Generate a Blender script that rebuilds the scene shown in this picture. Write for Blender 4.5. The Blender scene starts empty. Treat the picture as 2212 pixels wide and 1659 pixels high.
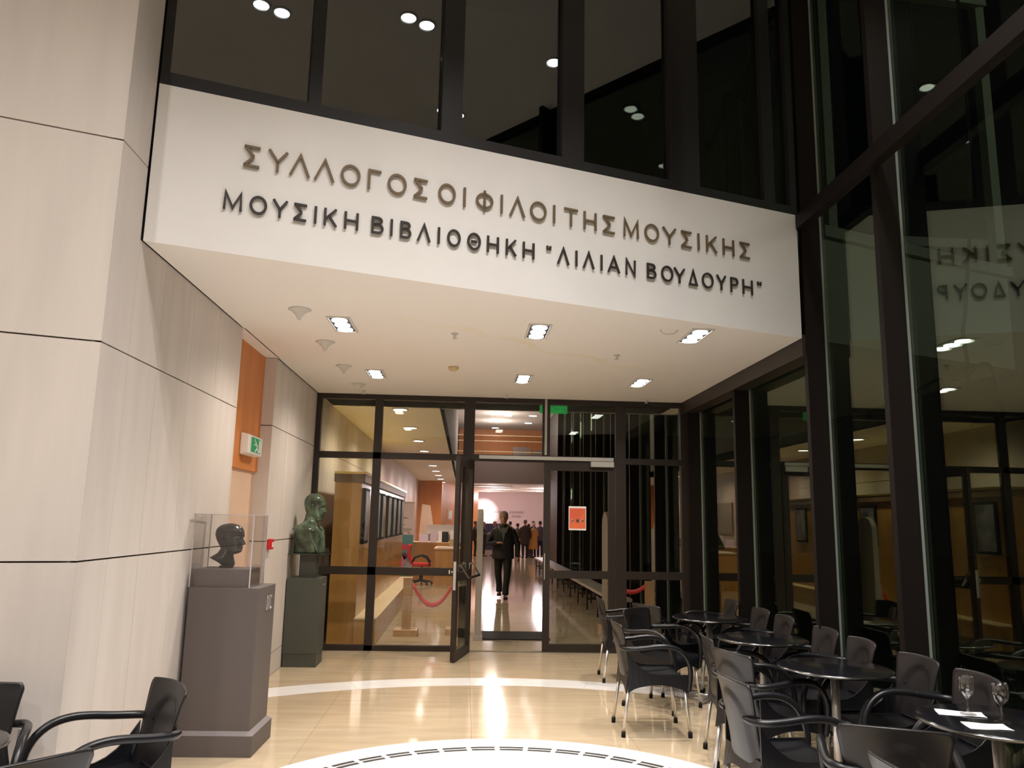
import bpy, bmesh, math, random
from mathutils import Vector, Matrix
random.seed(7)
sc = bpy.context.scene
COL = sc.collection
PI = math.pi

# ------------------------------------------------------------------ camera
cd = bpy.data.cameras.new('camera'); cam = bpy.data.objects.new('camera', cd); COL.objects.link(cam)
cd.sensor_width = 36.0; cd.lens = 1693.685 / 2212 * 36.0; cd.clip_end = 300; cd.clip_start = 0.05
Rr = Vector((0.99803192, -0.05972393, 0.01911362))
Uu = Vector((-0.02904865, -0.17019829, 0.98498158))
Ff = Vector((0.05557387, 0.98359829, 0.17159822))
m = Matrix((( Rr.x, Uu.x, -Ff.x, 0), (Rr.y, Uu.y, -Ff.y, 0), (Rr.z, Uu.z, -Ff.z, 1.6), (0, 0, 0, 1)))
cam.matrix_world = m
sc.camera = cam

# ------------------------------------------------------------------ world and exposure
w = bpy.data.worlds.new('night'); sc.world = w; w.use_nodes = True
w.node_tree.nodes['Background'].inputs[0].default_value = (0.30, 0.36, 0.42, 1)
w.node_tree.nodes['Background'].inputs[1].default_value = 0.006
sc.view_settings.view_transform = 'Standard'; sc.view_settings.look = 'None'
sc.view_settings.gamma = 1.0; sc.view_settings.exposure = 0.0; sc.view_settings.use_curve_mapping = False

# ------------------------------------------------------------------ lights (most hang at or below lamps built later; the last two have none)
WARM = (1.0, 0.90, 0.79); NEUT = (1.0, 0.955, 0.93); PINK = (1.0, 0.76, 0.66)
def spot(loc, energy, color=WARM, angle=150, blend=0.8, radius=0.07, target=None):
    l = bpy.data.lights.new('lamp_light', 'SPOT'); l.energy = energy; l.color = color
    l.spot_size = math.radians(angle); l.spot_blend = blend; l.shadow_soft_size = radius
    o = bpy.data.objects.new('lamp_light', l); COL.objects.link(o); o.location = loc
    if target is not None:
        o.rotation_euler = (Vector(target) - Vector(loc)).to_track_quat('-Z', 'Y').to_euler()
    return o
HC = 6.5      # hall ceiling
ZS = 3.17     # soffit
SOFFIT_LAMPS = [(-1.05, 6.36), (-1.02, 8.58), (0.57, 6.38), (0.61, 8.62), (1.90, 6.36), (1.94, 8.65)]
HALL_LAMPS = [(0.8, 3.5), (2.35, 4.05), (-0.3, 2.6), (0.7, 1.05), (2.2, 2.4), (-2.6, 0.6), (0.6, -1.6), (-2.4, -2.6)]  # last three, behind the viewer, are unseen additions that brighten the left wall
for x, y in SOFFIT_LAMPS: spot((x, y, ZS - 0.03), 135, WARM, 150, 0.9, 0.08)
for i, (x, y) in enumerate(HALL_LAMPS): spot((x, y, HC - 0.04), ((620, 300, 560, 560)[i] if i < 4 else 620), NEUT, 104 if i < 5 else 150, 1.0, 0.075)
ROW_Y = [11.38, 13.7, 16.0, 18.4, 20.9, 23.4, 26.0, 28.6, 31.2, 33.8, 38.5]
for i, y in enumerate(ROW_Y): spot((-0.98, y, ZS - 0.03), 150 if i < 3 else 165, (1.0, 0.88, 0.64) if i < 3 else PINK, 160, 0.9, 0.06)
VOID_LAMPS = [(1.35, 29.5), (1.35, 32.0), (1.35, 34.5), (1.35, 37.2), (2.75, 30.0), (2.75, 32.5), (2.75, 35.0), (2.2, 27.0), (2.2, 28.2)]
def bulb(loc, energy, color, radius=0.1):
    l = bpy.data.lights.new('lamp_light', 'POINT'); l.energy = energy; l.color = color; l.shadow_soft_size = radius
    o = bpy.data.objects.new('lamp_light', l); COL.objects.link(o); o.location = loc; return o
for x, y in VOID_LAMPS[:3]: bulb((x, y, 5.35), 66, (1, 0.82, 0.72), 0.32)
ROOM_LAMPS = [(1.25, 36.4), (1.7, 40.5), (3.8, 38.5), (3.9, 42.0), (1.3, 43.5)]
for x, y in ROOM_LAMPS: bulb((x, y, ZS - 0.32), 46, (1, 0.88, 0.92), 0.24)
spot((1.0, 42.6, 3.1), 800, (1, 0.93, 0.92), 30, 0.6, 0.05, target=(1.10, 46.0, 2.0))
spot((9.5, 1.5, 7.5), 320, (0.95, 1.0, 0.80), 90, 0.8, 0.2, target=(5.0, 8.0, 3.5))  # added unseen outdoor lamp that brightens the pale roof edge

# ------------------------------------------------------------------ materials
MATS = {}
def mat(name, col, rough=0.5, metal=0.0, spec=0.5, noise=0.0, nscale=6.0, stretch=(1, 1, 1), bump=0.0, col2=None, coat=0.0, emit=None, estr=0.0, trans=0.0):
    if name in MATS: return MATS[name]
    mt = bpy.data.materials.new(name); mt.use_nodes = True; nt = mt.node_tree; b = nt.nodes['Principled BSDF']
    b.inputs['Base Color'].default_value = (*col, 1); b.inputs['Roughness'].default_value = rough
    b.inputs['Metallic'].default_value = metal; b.inputs['Specular IOR Level'].default_value = spec
    b.inputs['Coat Weight'].default_value = coat; b.inputs['Coat Roughness'].default_value = 0.08
    if emit: b.inputs['Emission Color'].default_value = (*emit, 1); b.inputs['Emission Strength'].default_value = estr
    if noise > 0 or bump > 0 or col2:
        g = nt.nodes.new('ShaderNodeNewGeometry'); mp = nt.nodes.new('ShaderNodeMapping'); mp.inputs['Scale'].default_value = stretch
        nt.links.new(g.outputs['Position'], mp.inputs[0])
        n = nt.nodes.new('ShaderNodeTexNoise'); n.inputs['Scale'].default_value = nscale; n.inputs['Detail'].default_value = 5
        nt.links.new(mp.outputs[0], n.inputs['Vector'])
        r = nt.nodes.new('ShaderNodeValToRGB')
        c2 = col2 if col2 else tuple(max(0, c * (1 - noise)) for c in col)
        c1 = col if col2 else tuple(min(1, c * (1 + noise * 0.6)) for c in col)
        r.color_ramp.elements[0].position = 0.32; r.color_ramp.elements[0].color = (*c2, 1)
        r.color_ramp.elements[1].position = 0.68; r.color_ramp.elements[1].color = (*c1, 1)
        nt.links.new(n.outputs['Fac'], r.inputs[0]); nt.links.new(r.outputs[0], b.inputs['Base Color'])
        if bump > 0:
            bp = nt.nodes.new('ShaderNodeBump'); bp.inputs['Strength'].default_value = bump; bp.inputs['Distance'].default_value = 0.004
            nt.links.new(n.outputs['Fac'], bp.inputs['Height']); nt.links.new(bp.outputs[0], b.inputs['Normal'])
    MATS[name] = mt
    return mt
def glassmat(name, tint=(0.93, 0.95, 0.93), refl=(0.9, 1.0, 0.86), base=0.045, power=5.0, scale=1.0):
    mt = bpy.data.materials.new(name); mt.use_nodes = True; nt = mt.node_tree; nt.nodes.clear()
    out = nt.nodes.new('ShaderNodeOutputMaterial'); mx = nt.nodes.new('ShaderNodeMixShader')
    t = nt.nodes.new('ShaderNodeBsdfTransparent'); t.inputs[0].default_value = (*tint, 1)
    g = nt.nodes.new('ShaderNodeBsdfGlossy'); g.inputs['Color'].default_value = (*refl, 1); g.inputs['Roughness'].default_value = 0.0
    lw = nt.nodes.new('ShaderNodeLayerWeight'); lw.inputs['Blend'].default_value = 0.5
    p = nt.nodes.new('ShaderNodeMath'); p.operation = 'POWER'; p.inputs[1].default_value = power
    nt.links.new(lw.outputs['Facing'], p.inputs[0])
    a = nt.nodes.new('ShaderNodeMath'); a.operation = 'MULTIPLY_ADD'; a.inputs[1].default_value = (1 - base) * scale; a.inputs[2].default_value = base
    nt.links.new(p.outputs[0], a.inputs[0]); nt.links.new(a.outputs[0], mx.inputs[0])
    nt.links.new(t.outputs[0], mx.inputs[1]); nt.links.new(g.outputs[0], mx.inputs[2]); nt.links.new(mx.outputs[0], out.inputs[0])
    MATS[name] = mt
    return mt
M = {}
M['stone'] = mat('pale_limestone', (0.655, 0.59, 0.54), 0.55, spec=0.3, noise=0.065, nscale=5, stretch=(1.2, 1.2, 0.16), bump=0.05)
M['joint'] = mat('dark_joint', (0.10, 0.10, 0.09), 0.8)
M['paint'] = mat('white_plaster', (0.80, 0.775, 0.75), 0.75, spec=0.2, noise=0.03, nscale=2)
M['cream'] = mat('cream_plaster', (0.74, 0.69, 0.60), 0.75, spec=0.2, noise=0.03, nscale=2)
M['orange'] = mat('orange_veneer', (0.66, 0.235, 0.06), 0.5, noise=0.10, nscale=5, stretch=(1, 1, 0.15))
M['peach'] = mat('peach_plaster', (0.72, 0.50, 0.36), 0.6, noise=0.03)
M['bronze_frame'] = mat('dark_bronze_aluminium', (0.034, 0.026, 0.022), 0.45, metal=0.2, spec=0.4)
M['fin'] = mat('brown_fin_metal', (0.011, 0.008, 0.007), 0.5, metal=0.0, spec=0.14)
M['upframe'] = mat('black_brown_window_metal', (0.014, 0.012, 0.013), 0.5, spec=0.3)
M['seal'] = mat('grey_green_glass_edge', (0.20, 0.23, 0.21), 0.25, spec=0.8)
M['alu'] = mat('brushed_aluminium', (0.62, 0.61, 0.60), 0.35, metal=0.9)
M['alu_leg'] = mat('satin_aluminium_tube', (0.72, 0.69, 0.66), 0.38, metal=0.85)
M['rail'] = mat('painted_grey_rail', (0.50, 0.49, 0.46), 0.4, metal=0.2)
M['chrome'] = mat('chrome', (0.85, 0.84, 0.83), 0.12, metal=1.0)
M['resin'] = mat('black_resin', (0.007, 0.007, 0.009), 0.33, spec=0.45)
M['resin_back'] = mat('charcoal_resin', (0.012, 0.011, 0.012), 0.38, spec=0.5)
M['tabletop'] = mat('black_table_laminate', (0.006, 0.006, 0.008), 0.14, spec=0.4)
M['taupe'] = mat('taupe_grey_paint', (0.118, 0.098, 0.091), 0.55, spec=0.35)
M['taupe_edge'] = mat('taupe_edge_paint', (0.22, 0.19, 0.19), 0.5)
M['greengrey'] = mat('green_grey_paint', (0.075, 0.080, 0.068), 0.5, spec=0.35)
M['bronze_dark'] = mat('dark_bronze', (0.050, 0.047, 0.044), 0.22, metal=0.35, noise=0.3, nscale=30, bump=0.25)
M['patina'] = mat('green_patina_bronze', (0.135, 0.195, 0.125), 0.22, metal=0.2, col2=(0.040, 0.045, 0.032), nscale=9, bump=0.35)
M['blackglass'] = mat('dark_glass_plate', (0.02, 0.03, 0.028), 0.08, spec=0.8)
M['marble'] = mat('white_marble', (0.86, 0.85, 0.85), 0.18, spec=0.5, noise=0.05, nscale=3, stretch=(1, 3, 1))
M['slot'] = mat('dark_slot', (0.03, 0.03, 0.028), 0.6)
M['letter_bronze'] = mat('bronze_lettering', (0.165, 0.115, 0.065), 0.5, metal=0.2)
M['letter_dark'] = mat('dark_brown_lettering', (0.030, 0.023, 0.020), 0.5)
M['red'] = mat('red_plastic', (0.62, 0.02, 0.03), 0.4)
M['red_cloth'] = mat('red_fabric', (0.65, 0.02, 0.02), 0.8)
M['ribbon'] = mat('red_ribbon', (0.75, 0.05, 0.06), 0.45)
M['green'] = mat('green_sign', (0.01, 0.20, 0.07), 0.4, emit=(0.01, 0.28, 0.10), estr=0.35)
M['white'] = mat('white_plastic', (0.80, 0.78, 0.74), 0.4)
M['wood'] = mat('honey_wood_veneer', (0.52, 0.27, 0.075), 0.35, noise=0.12, nscale=7, stretch=(1, 1, 0.12), coat=0.25)
M['wood_dark'] = mat('dark_wood_band', (0.20, 0.115, 0.06), 0.4)  # dark brown wood of the cornice
M['wood_top'] = mat('pale_wood_top', (0.78, 0.60, 0.36), 0.4, noise=0.05, stretch=(1, 0.2, 1))
M['wood_post'] = mat('light_oak', (0.52, 0.30, 0.15), 0.45, noise=0.15, nscale=10, stretch=(1, 1, 0.15))
M['brass'] = mat('brass_strip', (0.85, 0.62, 0.18), 0.25, metal=0.8)
M['black'] = mat('black_paint', (0.008, 0.008, 0.008), 0.6, spec=0.2)
M['blackboard'] = mat('dark_navy_cloth', (0.02, 0.018, 0.04), 0.8)
M['print'] = mat('framed_black_print', (0.42, 0.39, 0.42), 0.4, col2=(0.03, 0.03, 0.035), nscale=3.5)
M['paper'] = mat('white_paper', (0.86, 0.84, 0.84), 0.7)
M['pinkwall'] = mat('rose_white_plaster', (0.74, 0.62, 0.62), 0.75, noise=0.02)
M['greywall'] = mat('grey_brown_panel', (0.17, 0.135, 0.12), 0.6)
M['greyface'] = mat('lilac_grey_plaster', (0.34, 0.31, 0.31), 0.7)
M['ground'] = mat('dark_paving', (0.05, 0.05, 0.045), 0.7)
M['steelout'] = mat('pale_outdoor_steel', (0.5, 0.5, 0.42), 0.6)
M['lamp'] = mat('lit_lamp', (1, 1, 1), 0.5, emit=(1.0, 0.97, 0.94), estr=14)
M['lamp_dim'] = mat('lit_lamp_far', (1, 1, 1), 0.5, emit=(1.0, 0.95, 0.90), estr=9)
M['recess'] = mat('lamp_recess', (0.03, 0.028, 0.03), 0.7, spec=0.1)
M['ring'] = mat('lamp_ring', (0.62, 0.60, 0.55), 0.5)
M['gate'] = mat('beige_gate_plastic', (0.38, 0.34, 0.28), 0.5)
M['skin'] = mat('skin', (0.42, 0.24, 0.18), 0.6)
M['napkin'] = mat('white_napkin', (0.88, 0.87, 0.88), 0.8)
GL_OUT = glassmat('outer_glazing', (0.55, 0.60, 0.56), (0.88, 0.96, 0.76), 0.085, 4.0, 0.9)
GL_UP = glassmat('upper_glazing', (0.40, 0.42, 0.40), (0.92, 0.96, 1.0), 0.12, 4.0, 0.9)
GL = glassmat('clear_glazing', (0.965, 0.97, 0.96), (0.95, 1.0, 0.93), 0.03, 5.0, 0.9)
GL_ACR = glassmat('acrylic', (0.97, 0.965, 0.965), (1, 1, 1), 0.03, 5.0, 0.6)
GL_WINE = glassmat('wine_glass', (0.90, 0.90, 0.90), (1, 1, 1), 0.06, 3.0, 0.9)
GL_SIGN = glassmat('green_acrylic', (0.16, 0.50, 0.22), (0.6, 1, 0.7), 0.05, 5.0, 0.9)
_nt = GL_SIGN.node_tree; _e = _nt.nodes.new('ShaderNodeEmission'); _e.inputs[0].default_value = (0.02, 0.42, 0.10, 1); _e.inputs[1].default_value = 0.28   # edge-lit plate
_a = _nt.nodes.new('ShaderNodeAddShader'); _o = [n for n in _nt.nodes if n.type == 'OUTPUT_MATERIAL'][0]; _m = [n for n in _nt.nodes if n.type == 'MIX_SHADER'][0]
_nt.links.new(_m.outputs[0], _a.inputs[0]); _nt.links.new(_e.outputs[0], _a.inputs[1]); _nt.links.new(_a.outputs[0], _o.inputs[0])

def soffit_material():
    mt = bpy.data.materials.new('stained_soffit_plaster'); mt.use_nodes = True; nt = mt.node_tree; b = nt.nodes['Principled BSDF']
    b.inputs['Roughness'].default_value = 0.75; b.inputs['Specular IOR Level'].default_value = 0.15
    g = nt.nodes.new('ShaderNodeNewGeometry'); sp = nt.nodes.new('ShaderNodeSeparateXYZ'); nt.links.new(g.outputs['Position'], sp.inputs[0])
    n = nt.nodes.new('ShaderNodeTexNoise'); n.inputs['Scale'].default_value = 2.6; n.inputs['Detail'].default_value = 6
    nt.links.new(g.outputs['Position'], n.inputs['Vector'])
    # distance from the leak line y = 6.5 + 0.75 (x+0.05)
    def mth(op, a, b_=None, c=None):
        q = nt.nodes.new('ShaderNodeMath'); q.operation = op
        for i, v in enumerate((a, b_, c)):
            if v is None: continue
            if isinstance(v, (int, float)): q.inputs[i].default_value = v
            else: nt.links.new(v, q.inputs[i])
        return q.outputs[0]
    line = mth('MULTIPLY_ADD', sp.outputs['X'], 0.75, 6.55)
    wob = mth('MULTIPLY_ADD', n.outputs['Fac'], 0.9, -0.45)
    d = mth('ABSOLUTE', mth('ADD', mth('SUBTRACT', sp.outputs['Y'], line), wob))
    band = mth('MAXIMUM', mth('SUBTRACT', 1.0, mth('MULTIPLY', d, 11.0)), 0.0)
    rng = mth('MAXIMUM', mth('SUBTRACT', 1.0, mth('ABSOLUTE', mth('MULTIPLY', mth('SUBTRACT', sp.outputs['X'], 1.0), 0.55))), 0.0)
    fac = mth('MULTIPLY', mth('MULTIPLY', band, rng), mth('MULTIPLY', n.outputs['Fac'], 0.75))
    mx = nt.nodes.new('ShaderNodeMix'); mx.data_type = 'RGBA'; mx.inputs[6].default_value = (0.88, 0.845, 0.80, 1); mx.inputs[7].default_value = (0.80, 0.68, 0.28, 1)
    nt.links.new(fac, mx.inputs[0]); nt.links.new(mx.outputs[2], b.inputs['Base Color'])
    return mt
M['soffit'] = soffit_material()
def floor_material():
    mt = bpy.data.materials.new('polished_beige_marble'); mt.use_nodes = True; nt = mt.node_tree; b = nt.nodes['Principled BSDF']
    b.inputs['Roughness'].default_value = 0.085; b.inputs['Specular IOR Level'].default_value = 0.62
    g = nt.nodes.new('ShaderNodeNewGeometry'); mp = nt.nodes.new('ShaderNodeMapping'); mp.inputs['Scale'].default_value = (0.35, 2.2, 1)
    mp.inputs['Rotation'].default_value = (0, 0, 0.25)
    nt.links.new(g.outputs['Position'], mp.inputs[0])
    n = nt.nodes.new('ShaderNodeTexNoise'); n.inputs['Scale'].default_value = 4; n.inputs['Detail'].default_value = 6; n.inputs['Distortion'].default_value = 0.4
    nt.links.new(mp.outputs[0], n.inputs['Vector'])
    oi = nt.nodes.new('ShaderNodeObjectInfo')
    r = nt.nodes.new('ShaderNodeValToRGB'); r.color_ramp.elements[0].position = 0.3; r.color_ramp.elements[0].color = (0.50, 0.395, 0.265, 1)
    r.color_ramp.elements[1].position = 0.7; r.color_ramp.elements[1].color = (0.60, 0.485, 0.335, 1)
    nt.links.new(n.outputs['Fac'], r.inputs[0])
    hs = nt.nodes.new('ShaderNodeHueSaturation'); ml = nt.nodes.new('ShaderNodeMath'); ml.operation = 'MULTIPLY_ADD'; ml.inputs[1].default_value = 0.08; ml.inputs[2].default_value = 0.96
    nt.links.new(oi.outputs['Random'], ml.inputs[0]); nt.links.new(ml.outputs[0], hs.inputs['Value'])
    nt.links.new(r.outputs[0], hs.inputs['Color']); nt.links.new(hs.outputs[0], b.inputs['Base Color'])
    return mt
M['floor'] = floor_material()

# ------------------------------------------------------------------ mesh helpers
def smooth_path(pts, k=4):
    P = [Vector(p) for p in pts]; out = []
    for i in range(len(P) - 1):
        a = P[max(i - 1, 0)]; b = P[i]; c = P[i + 1]; d = P[min(i + 2, len(P) - 1)]
        for j in range(k):
            t = j / k; out.append(tuple(0.5 * ((2 * b) + (c - a) * t + (2 * a - 5 * b + 4 * c - d) * t * t + (3 * b - a - 3 * c + d) * t ** 3)))
    out.append(tuple(P[-1])); return out
class MB:
    def __init__(s): s.v = []; s.f = []; s.sm = []
    def add(s, vs, fs, smooth=False):
        o = len(s.v); s.v += [tuple(v) for v in vs]; s.f += [tuple(i + o for i in f) for f in fs]; s.sm += [smooth] * len(fs); return s
    def box(s, x0, x1, y0, y1, z0, z1):
        vs = [(x, y, z) for z in (z0, z1) for y in (y0, y1) for x in (x0, x1)]
        return s.add(vs, [(0, 2, 3, 1), (4, 5, 7, 6), (0, 1, 5, 4), (2, 6, 7, 3), (0, 4, 6, 2), (1, 3, 7, 5)])
    def prism(s, pts, z0, z1):
        n = len(pts); vs = [(p[0], p[1], z0) for p in pts] + [(p[0], p[1], z1) for p in pts]
        return s.add(vs, [tuple(range(n - 1, -1, -1)), tuple(range(n, 2 * n))] + [(i, (i + 1) % n, n + (i + 1) % n, n + i) for i in range(n)])
    def bar(s, a, b, w, h, up=(0, 0, 1)):
        a = Vector(a); b = Vector(b); d = (b - a).normalized(); u = Vector(up)
        sd = d.cross(u).normalized(); u2 = sd.cross(d)
        vs = [p + sd * sx * w / 2 + u2 * sz * h / 2 for p in (a, b) for sx, sz in ((-1, -1), (1, -1), (1, 1), (-1, 1))]
        return s.add(vs, [(3, 2, 1, 0), (4, 5, 6, 7), (0, 1, 5, 4), (1, 2, 6, 5), (2, 3, 7, 6), (3, 0, 4, 7)])
    def tube(s, pts, r, n=8, cap=True, flat=1.0):
        pts = [Vector(p) for p in pts]; k = len(pts); rr = r if isinstance(r, (list, tuple)) else [r] * k
        ref = Vector((0, 0, 1)); rings = []; prev = None
        for i in range(k):
            d = (pts[min(i + 1, k - 1)] - pts[max(i - 1, 0)]).normalized()
            if prev is None:
                sd = d.cross(ref)
                if sd.length < 1e-3: sd = d.cross(Vector((1, 0, 0)))
            else: sd = prev - d * prev.dot(d)
            sd.normalize(); prev = sd; up = sd.cross(d)
            rings += [pts[i] + sd * math.cos(2 * PI * j / n) * rr[i] + up * math.sin(2 * PI * j / n) * rr[i] * flat for j in range(n)]
        fs = [(i * n + j, i * n + (j + 1) % n, (i + 1) * n + (j + 1) % n, (i + 1) * n + j) for i in range(k - 1) for j in range(n)]
        s.add(rings, fs, True)
        if cap: s.add([], []); o = len(s.v) - k * n; s.f += [tuple(o + j for j in range(n - 1, -1, -1)), tuple(o + (k - 1) * n + j for j in range(n))]; s.sm += [False, False]
        return s
    def lathe(s, prof, cx=0, cy=0, n=24, smooth=True):
        k = len(prof)
        vs = [(cx + r * math.cos(2 * PI * j / n), cy + r * math.sin(2 * PI * j / n), z) for r, z in prof for j in range(n)]
        s.add(vs, [(i * n + j, i * n + (j + 1) % n, (i + 1) * n + (j + 1) % n, (i + 1) * n + j) for i in range(k - 1) for j in range(n)], smooth)
        o = len(s.v) - k * n
        if prof[0][0] > 1e-5: s.f.append(tuple(o + j for j in range(n - 1, -1, -1))); s.sm.append(False)
        if prof[-1][0] > 1e-5: s.f.append(tuple(o + (k - 1) * n + j for j in range(n))); s.sm.append(False)
        return s
    def arc(s, cx, cy, r0, r1, a0, a1, z0, z1, n=6):
        pts = [(cx + r1 * math.cos(a0 + (a1 - a0) * i / n), cy + r1 * math.sin(a0 + (a1 - a0) * i / n)) for i in range(n + 1)]
        pts += [(cx + r0 * math.cos(a1 + (a0 - a1) * i / n), cy + r0 * math.sin(a1 + (a0 - a1) * i / n)) for i in range(n + 1)]
        vs = [(p[0], p[1], z) for z in (z0, z1) for p in pts]; t = 2 * n + 2
        fs = []
        for i in range(n):
            q = (i, i + 1, t - 2 - i, t - 1 - i); fs += [q[::-1], tuple(v + t for v in q)]
        fs += [(i, (i + 1) % t, t + (i + 1) % t, t + i) for i in range(t)]
        return s.add(vs, fs)
    def mesh(s, name, material):
        me = bpy.data.meshes.new(name); me.from_pydata(s.v, [], s.f); me.validate(); me.update()
        if len(me.polygons) == len(s.sm): me.polygons.foreach_set('use_smooth', s.sm)
        mats = material if isinstance(material, list) else [material]
        for mm in mats: me.materials.append(mm)
        return me
    def build(s, name, material, parent=None, bevel=0, loc=None, normals=False):
        me = s.mesh(name, material)
        if normals:
            bm = bmesh.new(); bm.from_mesh(me); bmesh.ops.recalc_face_normals(bm, faces=bm.faces); bm.to_mesh(me); bm.free()
        o = bpy.data.objects.new(name, me); COL.objects.link(o)
        if parent is not None: o.parent = parent
        if loc is not None: o.location = loc
        if bevel:
            b = o.modifiers.new('bevel', 'BEVEL'); b.width = bevel; b.segments = 2; b.limit_method = 'ANGLE'
        return o
def inst(name, me, parent=None, loc=(0, 0, 0), rz=0):
    o = bpy.data.objects.new(name, me); COL.objects.link(o); o.location = loc; o.rotation_euler.z = rz
    if parent is not None: o.parent = parent
    return o
def tag(o, label, cat, group=None, kind=None):
    o['label'] = label; o['category'] = cat
    if group: o['group'] = group
    if kind: o['kind'] = kind
    return o
def thing(name, label, cat, loc=(0, 0, 0), rz=0, group=None):
    o = bpy.data.objects.new(name, None); COL.objects.link(o); o.location = loc; o.rotation_euler = (0, 0, rz); o.empty_display_size = 0.1
    return tag(o, label, cat, group)
def struct(o, label=None, cat=None):
    o['kind'] = 'structure'
    if label: o['label'] = label; o['category'] = cat
    return o
def sempty(name, label, cat, loc=(0, 0, 0), rz=0):
    o = bpy.data.objects.new(name, None); COL.objects.link(o); o.location = loc; o.rotation_euler = (0, 0, rz)
    return struct(o, label, cat)
def copy_tree(o, parent=None):
    c = o.copy(); COL.objects.link(c)
    if parent is not None: c.parent = parent
    for ch in list(o.children): copy_tree(ch, c)
    return c

# ================================================================== SETTING
XL = -1.93; YF = 10.10; XG = 3.03
FA = Vector((-1.92, 4.49, 0)); FANG = math.radians(21.15)
FU = Vector((math.cos(FANG), math.sin(FANG), 0)); FN = Vector((math.sin(FANG), -math.cos(FANG), 0))   # FN points to the camera
FL = 5.07
# ---- floor
fl = MB().box(-6.2, XG + 0.02, -7, 10.2, -0.15, -0.012).build('floor', M['joint'])
struct(fl, 'polished beige marble floor with white curved bands', 'floor')
tx, ty, gap = 1.2, 1.8, 0.0009
ix = 0
for i in range(-4, 4):
    for j in range(-2, 7):
        x0 = -1.10 + i * tx; y0 = 10.08 - (j + 1) * ty
        x1 = min(x0 + tx, XG); y1 = y0 + ty
        if x0 >= XG: continue
        if x0 + tx < -2.0 and y0 > 4.2: continue
        if y0 > 8.4: continue
        MB().box(x0 + gap, x1 - gap, y0 + gap, min(y1, 10.08) - gap, -0.012, 0).build('floor_tile', M['floor'], fl)
CX, CY = 0.28, 4.40
n = 21
for k in range(n):
    a0 = 2 * PI * k / n + 0.12; a1 = a0 + 2 * PI / n - 0.0006
    ym = CY + 3.87 * math.sin((a0 + a1) / 2); xm = CX + 3.87 * math.cos((a0 + a1) / 2)
    if xm < -1.7 or xm > 3.0: 
        if ym > 4.0 and (xm < -2.6 or xm > 3.6): continue
    MB().arc(CX, CY, 3.69, 4.06, a0, a1, 0, 0.0012, 8).build('curved_marble_slab', M['marble'], fl)
n = 16
for k in range(n):
    a0 = 2 * PI * k / n + 0.2; a1 = a0 + 2 * PI / n - 0.0015
    MB().arc(CX, CY, 1.60, 1.79, a0, a1, 0, 0.0012, 6).build('curved_marble_slab', M['marble'], fl)
n = 48
for k in range(n):
    a0 = 2 * PI * k / n; a1 = a0 + 2 * PI / n
    g = 0.011
    b = MB()
    b.arc(CX, CY, 1.582, 1.600, a0, a1, 0, 0.0012, 2); b.arc(CX, CY, 1.528, 1.543, a0 + g, a1 - g, 0, 0.0012, 2)
    b.arc(CX, CY, 1.44, 1.490, a0, a1, 0, 0.0012, 2); b.arc(CX, CY, 1.490, 1.582, a0, a0 + g, 0, 0.0012, 1); b.arc(CX, CY, 1.490, 1.582, a1 - g, a1, 0, 0.0012, 1)
    b.build('floor_grille_section', M['marble'], fl)
MB().arc(CX, CY, 1.485, 1.59, 0, PI, 0, 0.0006, 48).arc(CX, CY, 1.485, 1.59, PI, 2 * PI, 0, 0.0006, 48).build('grille_slot_channel', M['slot'], fl)
n = 24
for k in range(n):
    a0 = 2 * PI * k / n; a1 = a0 + 2 * PI / n - 0.002
    MB().arc(CX, CY, 0.35, 1.438, a0, a1, 0, 0.0012, 3).build('marble_wedge', M['marble'], fl)
MB().arc(CX, CY, 0.0, 0.348, 0, PI * 2 - 0.001, 0, 0.0012, 24).build('marble_wedge', M['marble'], fl)
f2 = MB().box(-2.2, XG, 10.2, 24.3, -0.15, 0.0).box(-2.2, 3.6, 24.3, 34, -0.15, 0.0).box(-2.2, 8.2, 34, 47, -0.15, 0).build('floor', M['floor'])
struct(f2, 'polished beige marble floor of the corridor behind the doors', 'floor')
MB().box(0.275, 1.22, 11.08, 11.85, 0.0, 0.012).build('door_mat', M['black'])
tag(bpy.data.objects['door_mat'], 'black mat lying just inside the open doorway', 'mat')
gr = MB().box(XG + 0.05, 45, -25, 50, -0.3, -0.12).build('ground', M['ground']); struct(gr, 'dark paving outside the glass wall', 'ground')

# ---- left wall (stone panels) : depth part, niche, pillar part and the oblique part towards the viewer
ROWS = [0.0, 0.22, 1.355, 2.485, 3.62, 4.75, 5.88, 6.5]
JG = 0.0045
wl = MB().box(XL - 0.25, XL - 0.028, 4.13, 6.60, 0, HC).box(XL - 0.25, XL - 0.028, 7.90, 33.0, 0, HC).box(XL - 0.25, XL - 0.16, 6.6, 7.9, 0, HC).build('wall_left', M['joint'])
struct(wl, 'pale limestone panelled wall running along the left side', 'wall')
def panels_depth(ys, rows, y_top=ZS):
    for a, b_ in zip(ys[:-1], ys[1:]):
        for z0, z1 in zip(rows[:-1], rows[1:]):
            zt = min(z1, y_top)
            if z0 >= y_top: continue
            MB().box(XL - 0.03, XL + random.uniform(-0.0006, 0.0006), a + 0.0012, b_ - 0.0012, z0 + JG, zt - (JG if zt == z1 else 0)).build('stone_panel', M['stone'], wl)
panels_depth([4.14, 4.48], ROWS, HC)
panels_depth([4.48, 4.90, 5.45, 6.02, 6.60], ROWS)
panels_depth([7.90, 8.50, 9.05, 9.62, 10.06], ROWS)
panels_depth([10.14, 10.8, 11.9, 13.0, 14.1, 15.2, 16.3, 17.4, 18.5], ROWS)
MB().box(XL - 0.03, XL, 18.5, 33.0, 0, ZS).build('stone_panel', mat('pink_lit_stone', (0.60, 0.44, 0.38), 0.4, spec=0.5), wl)  # far stretch of the wall, pinkish corridor light put into its stone colour
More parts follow.
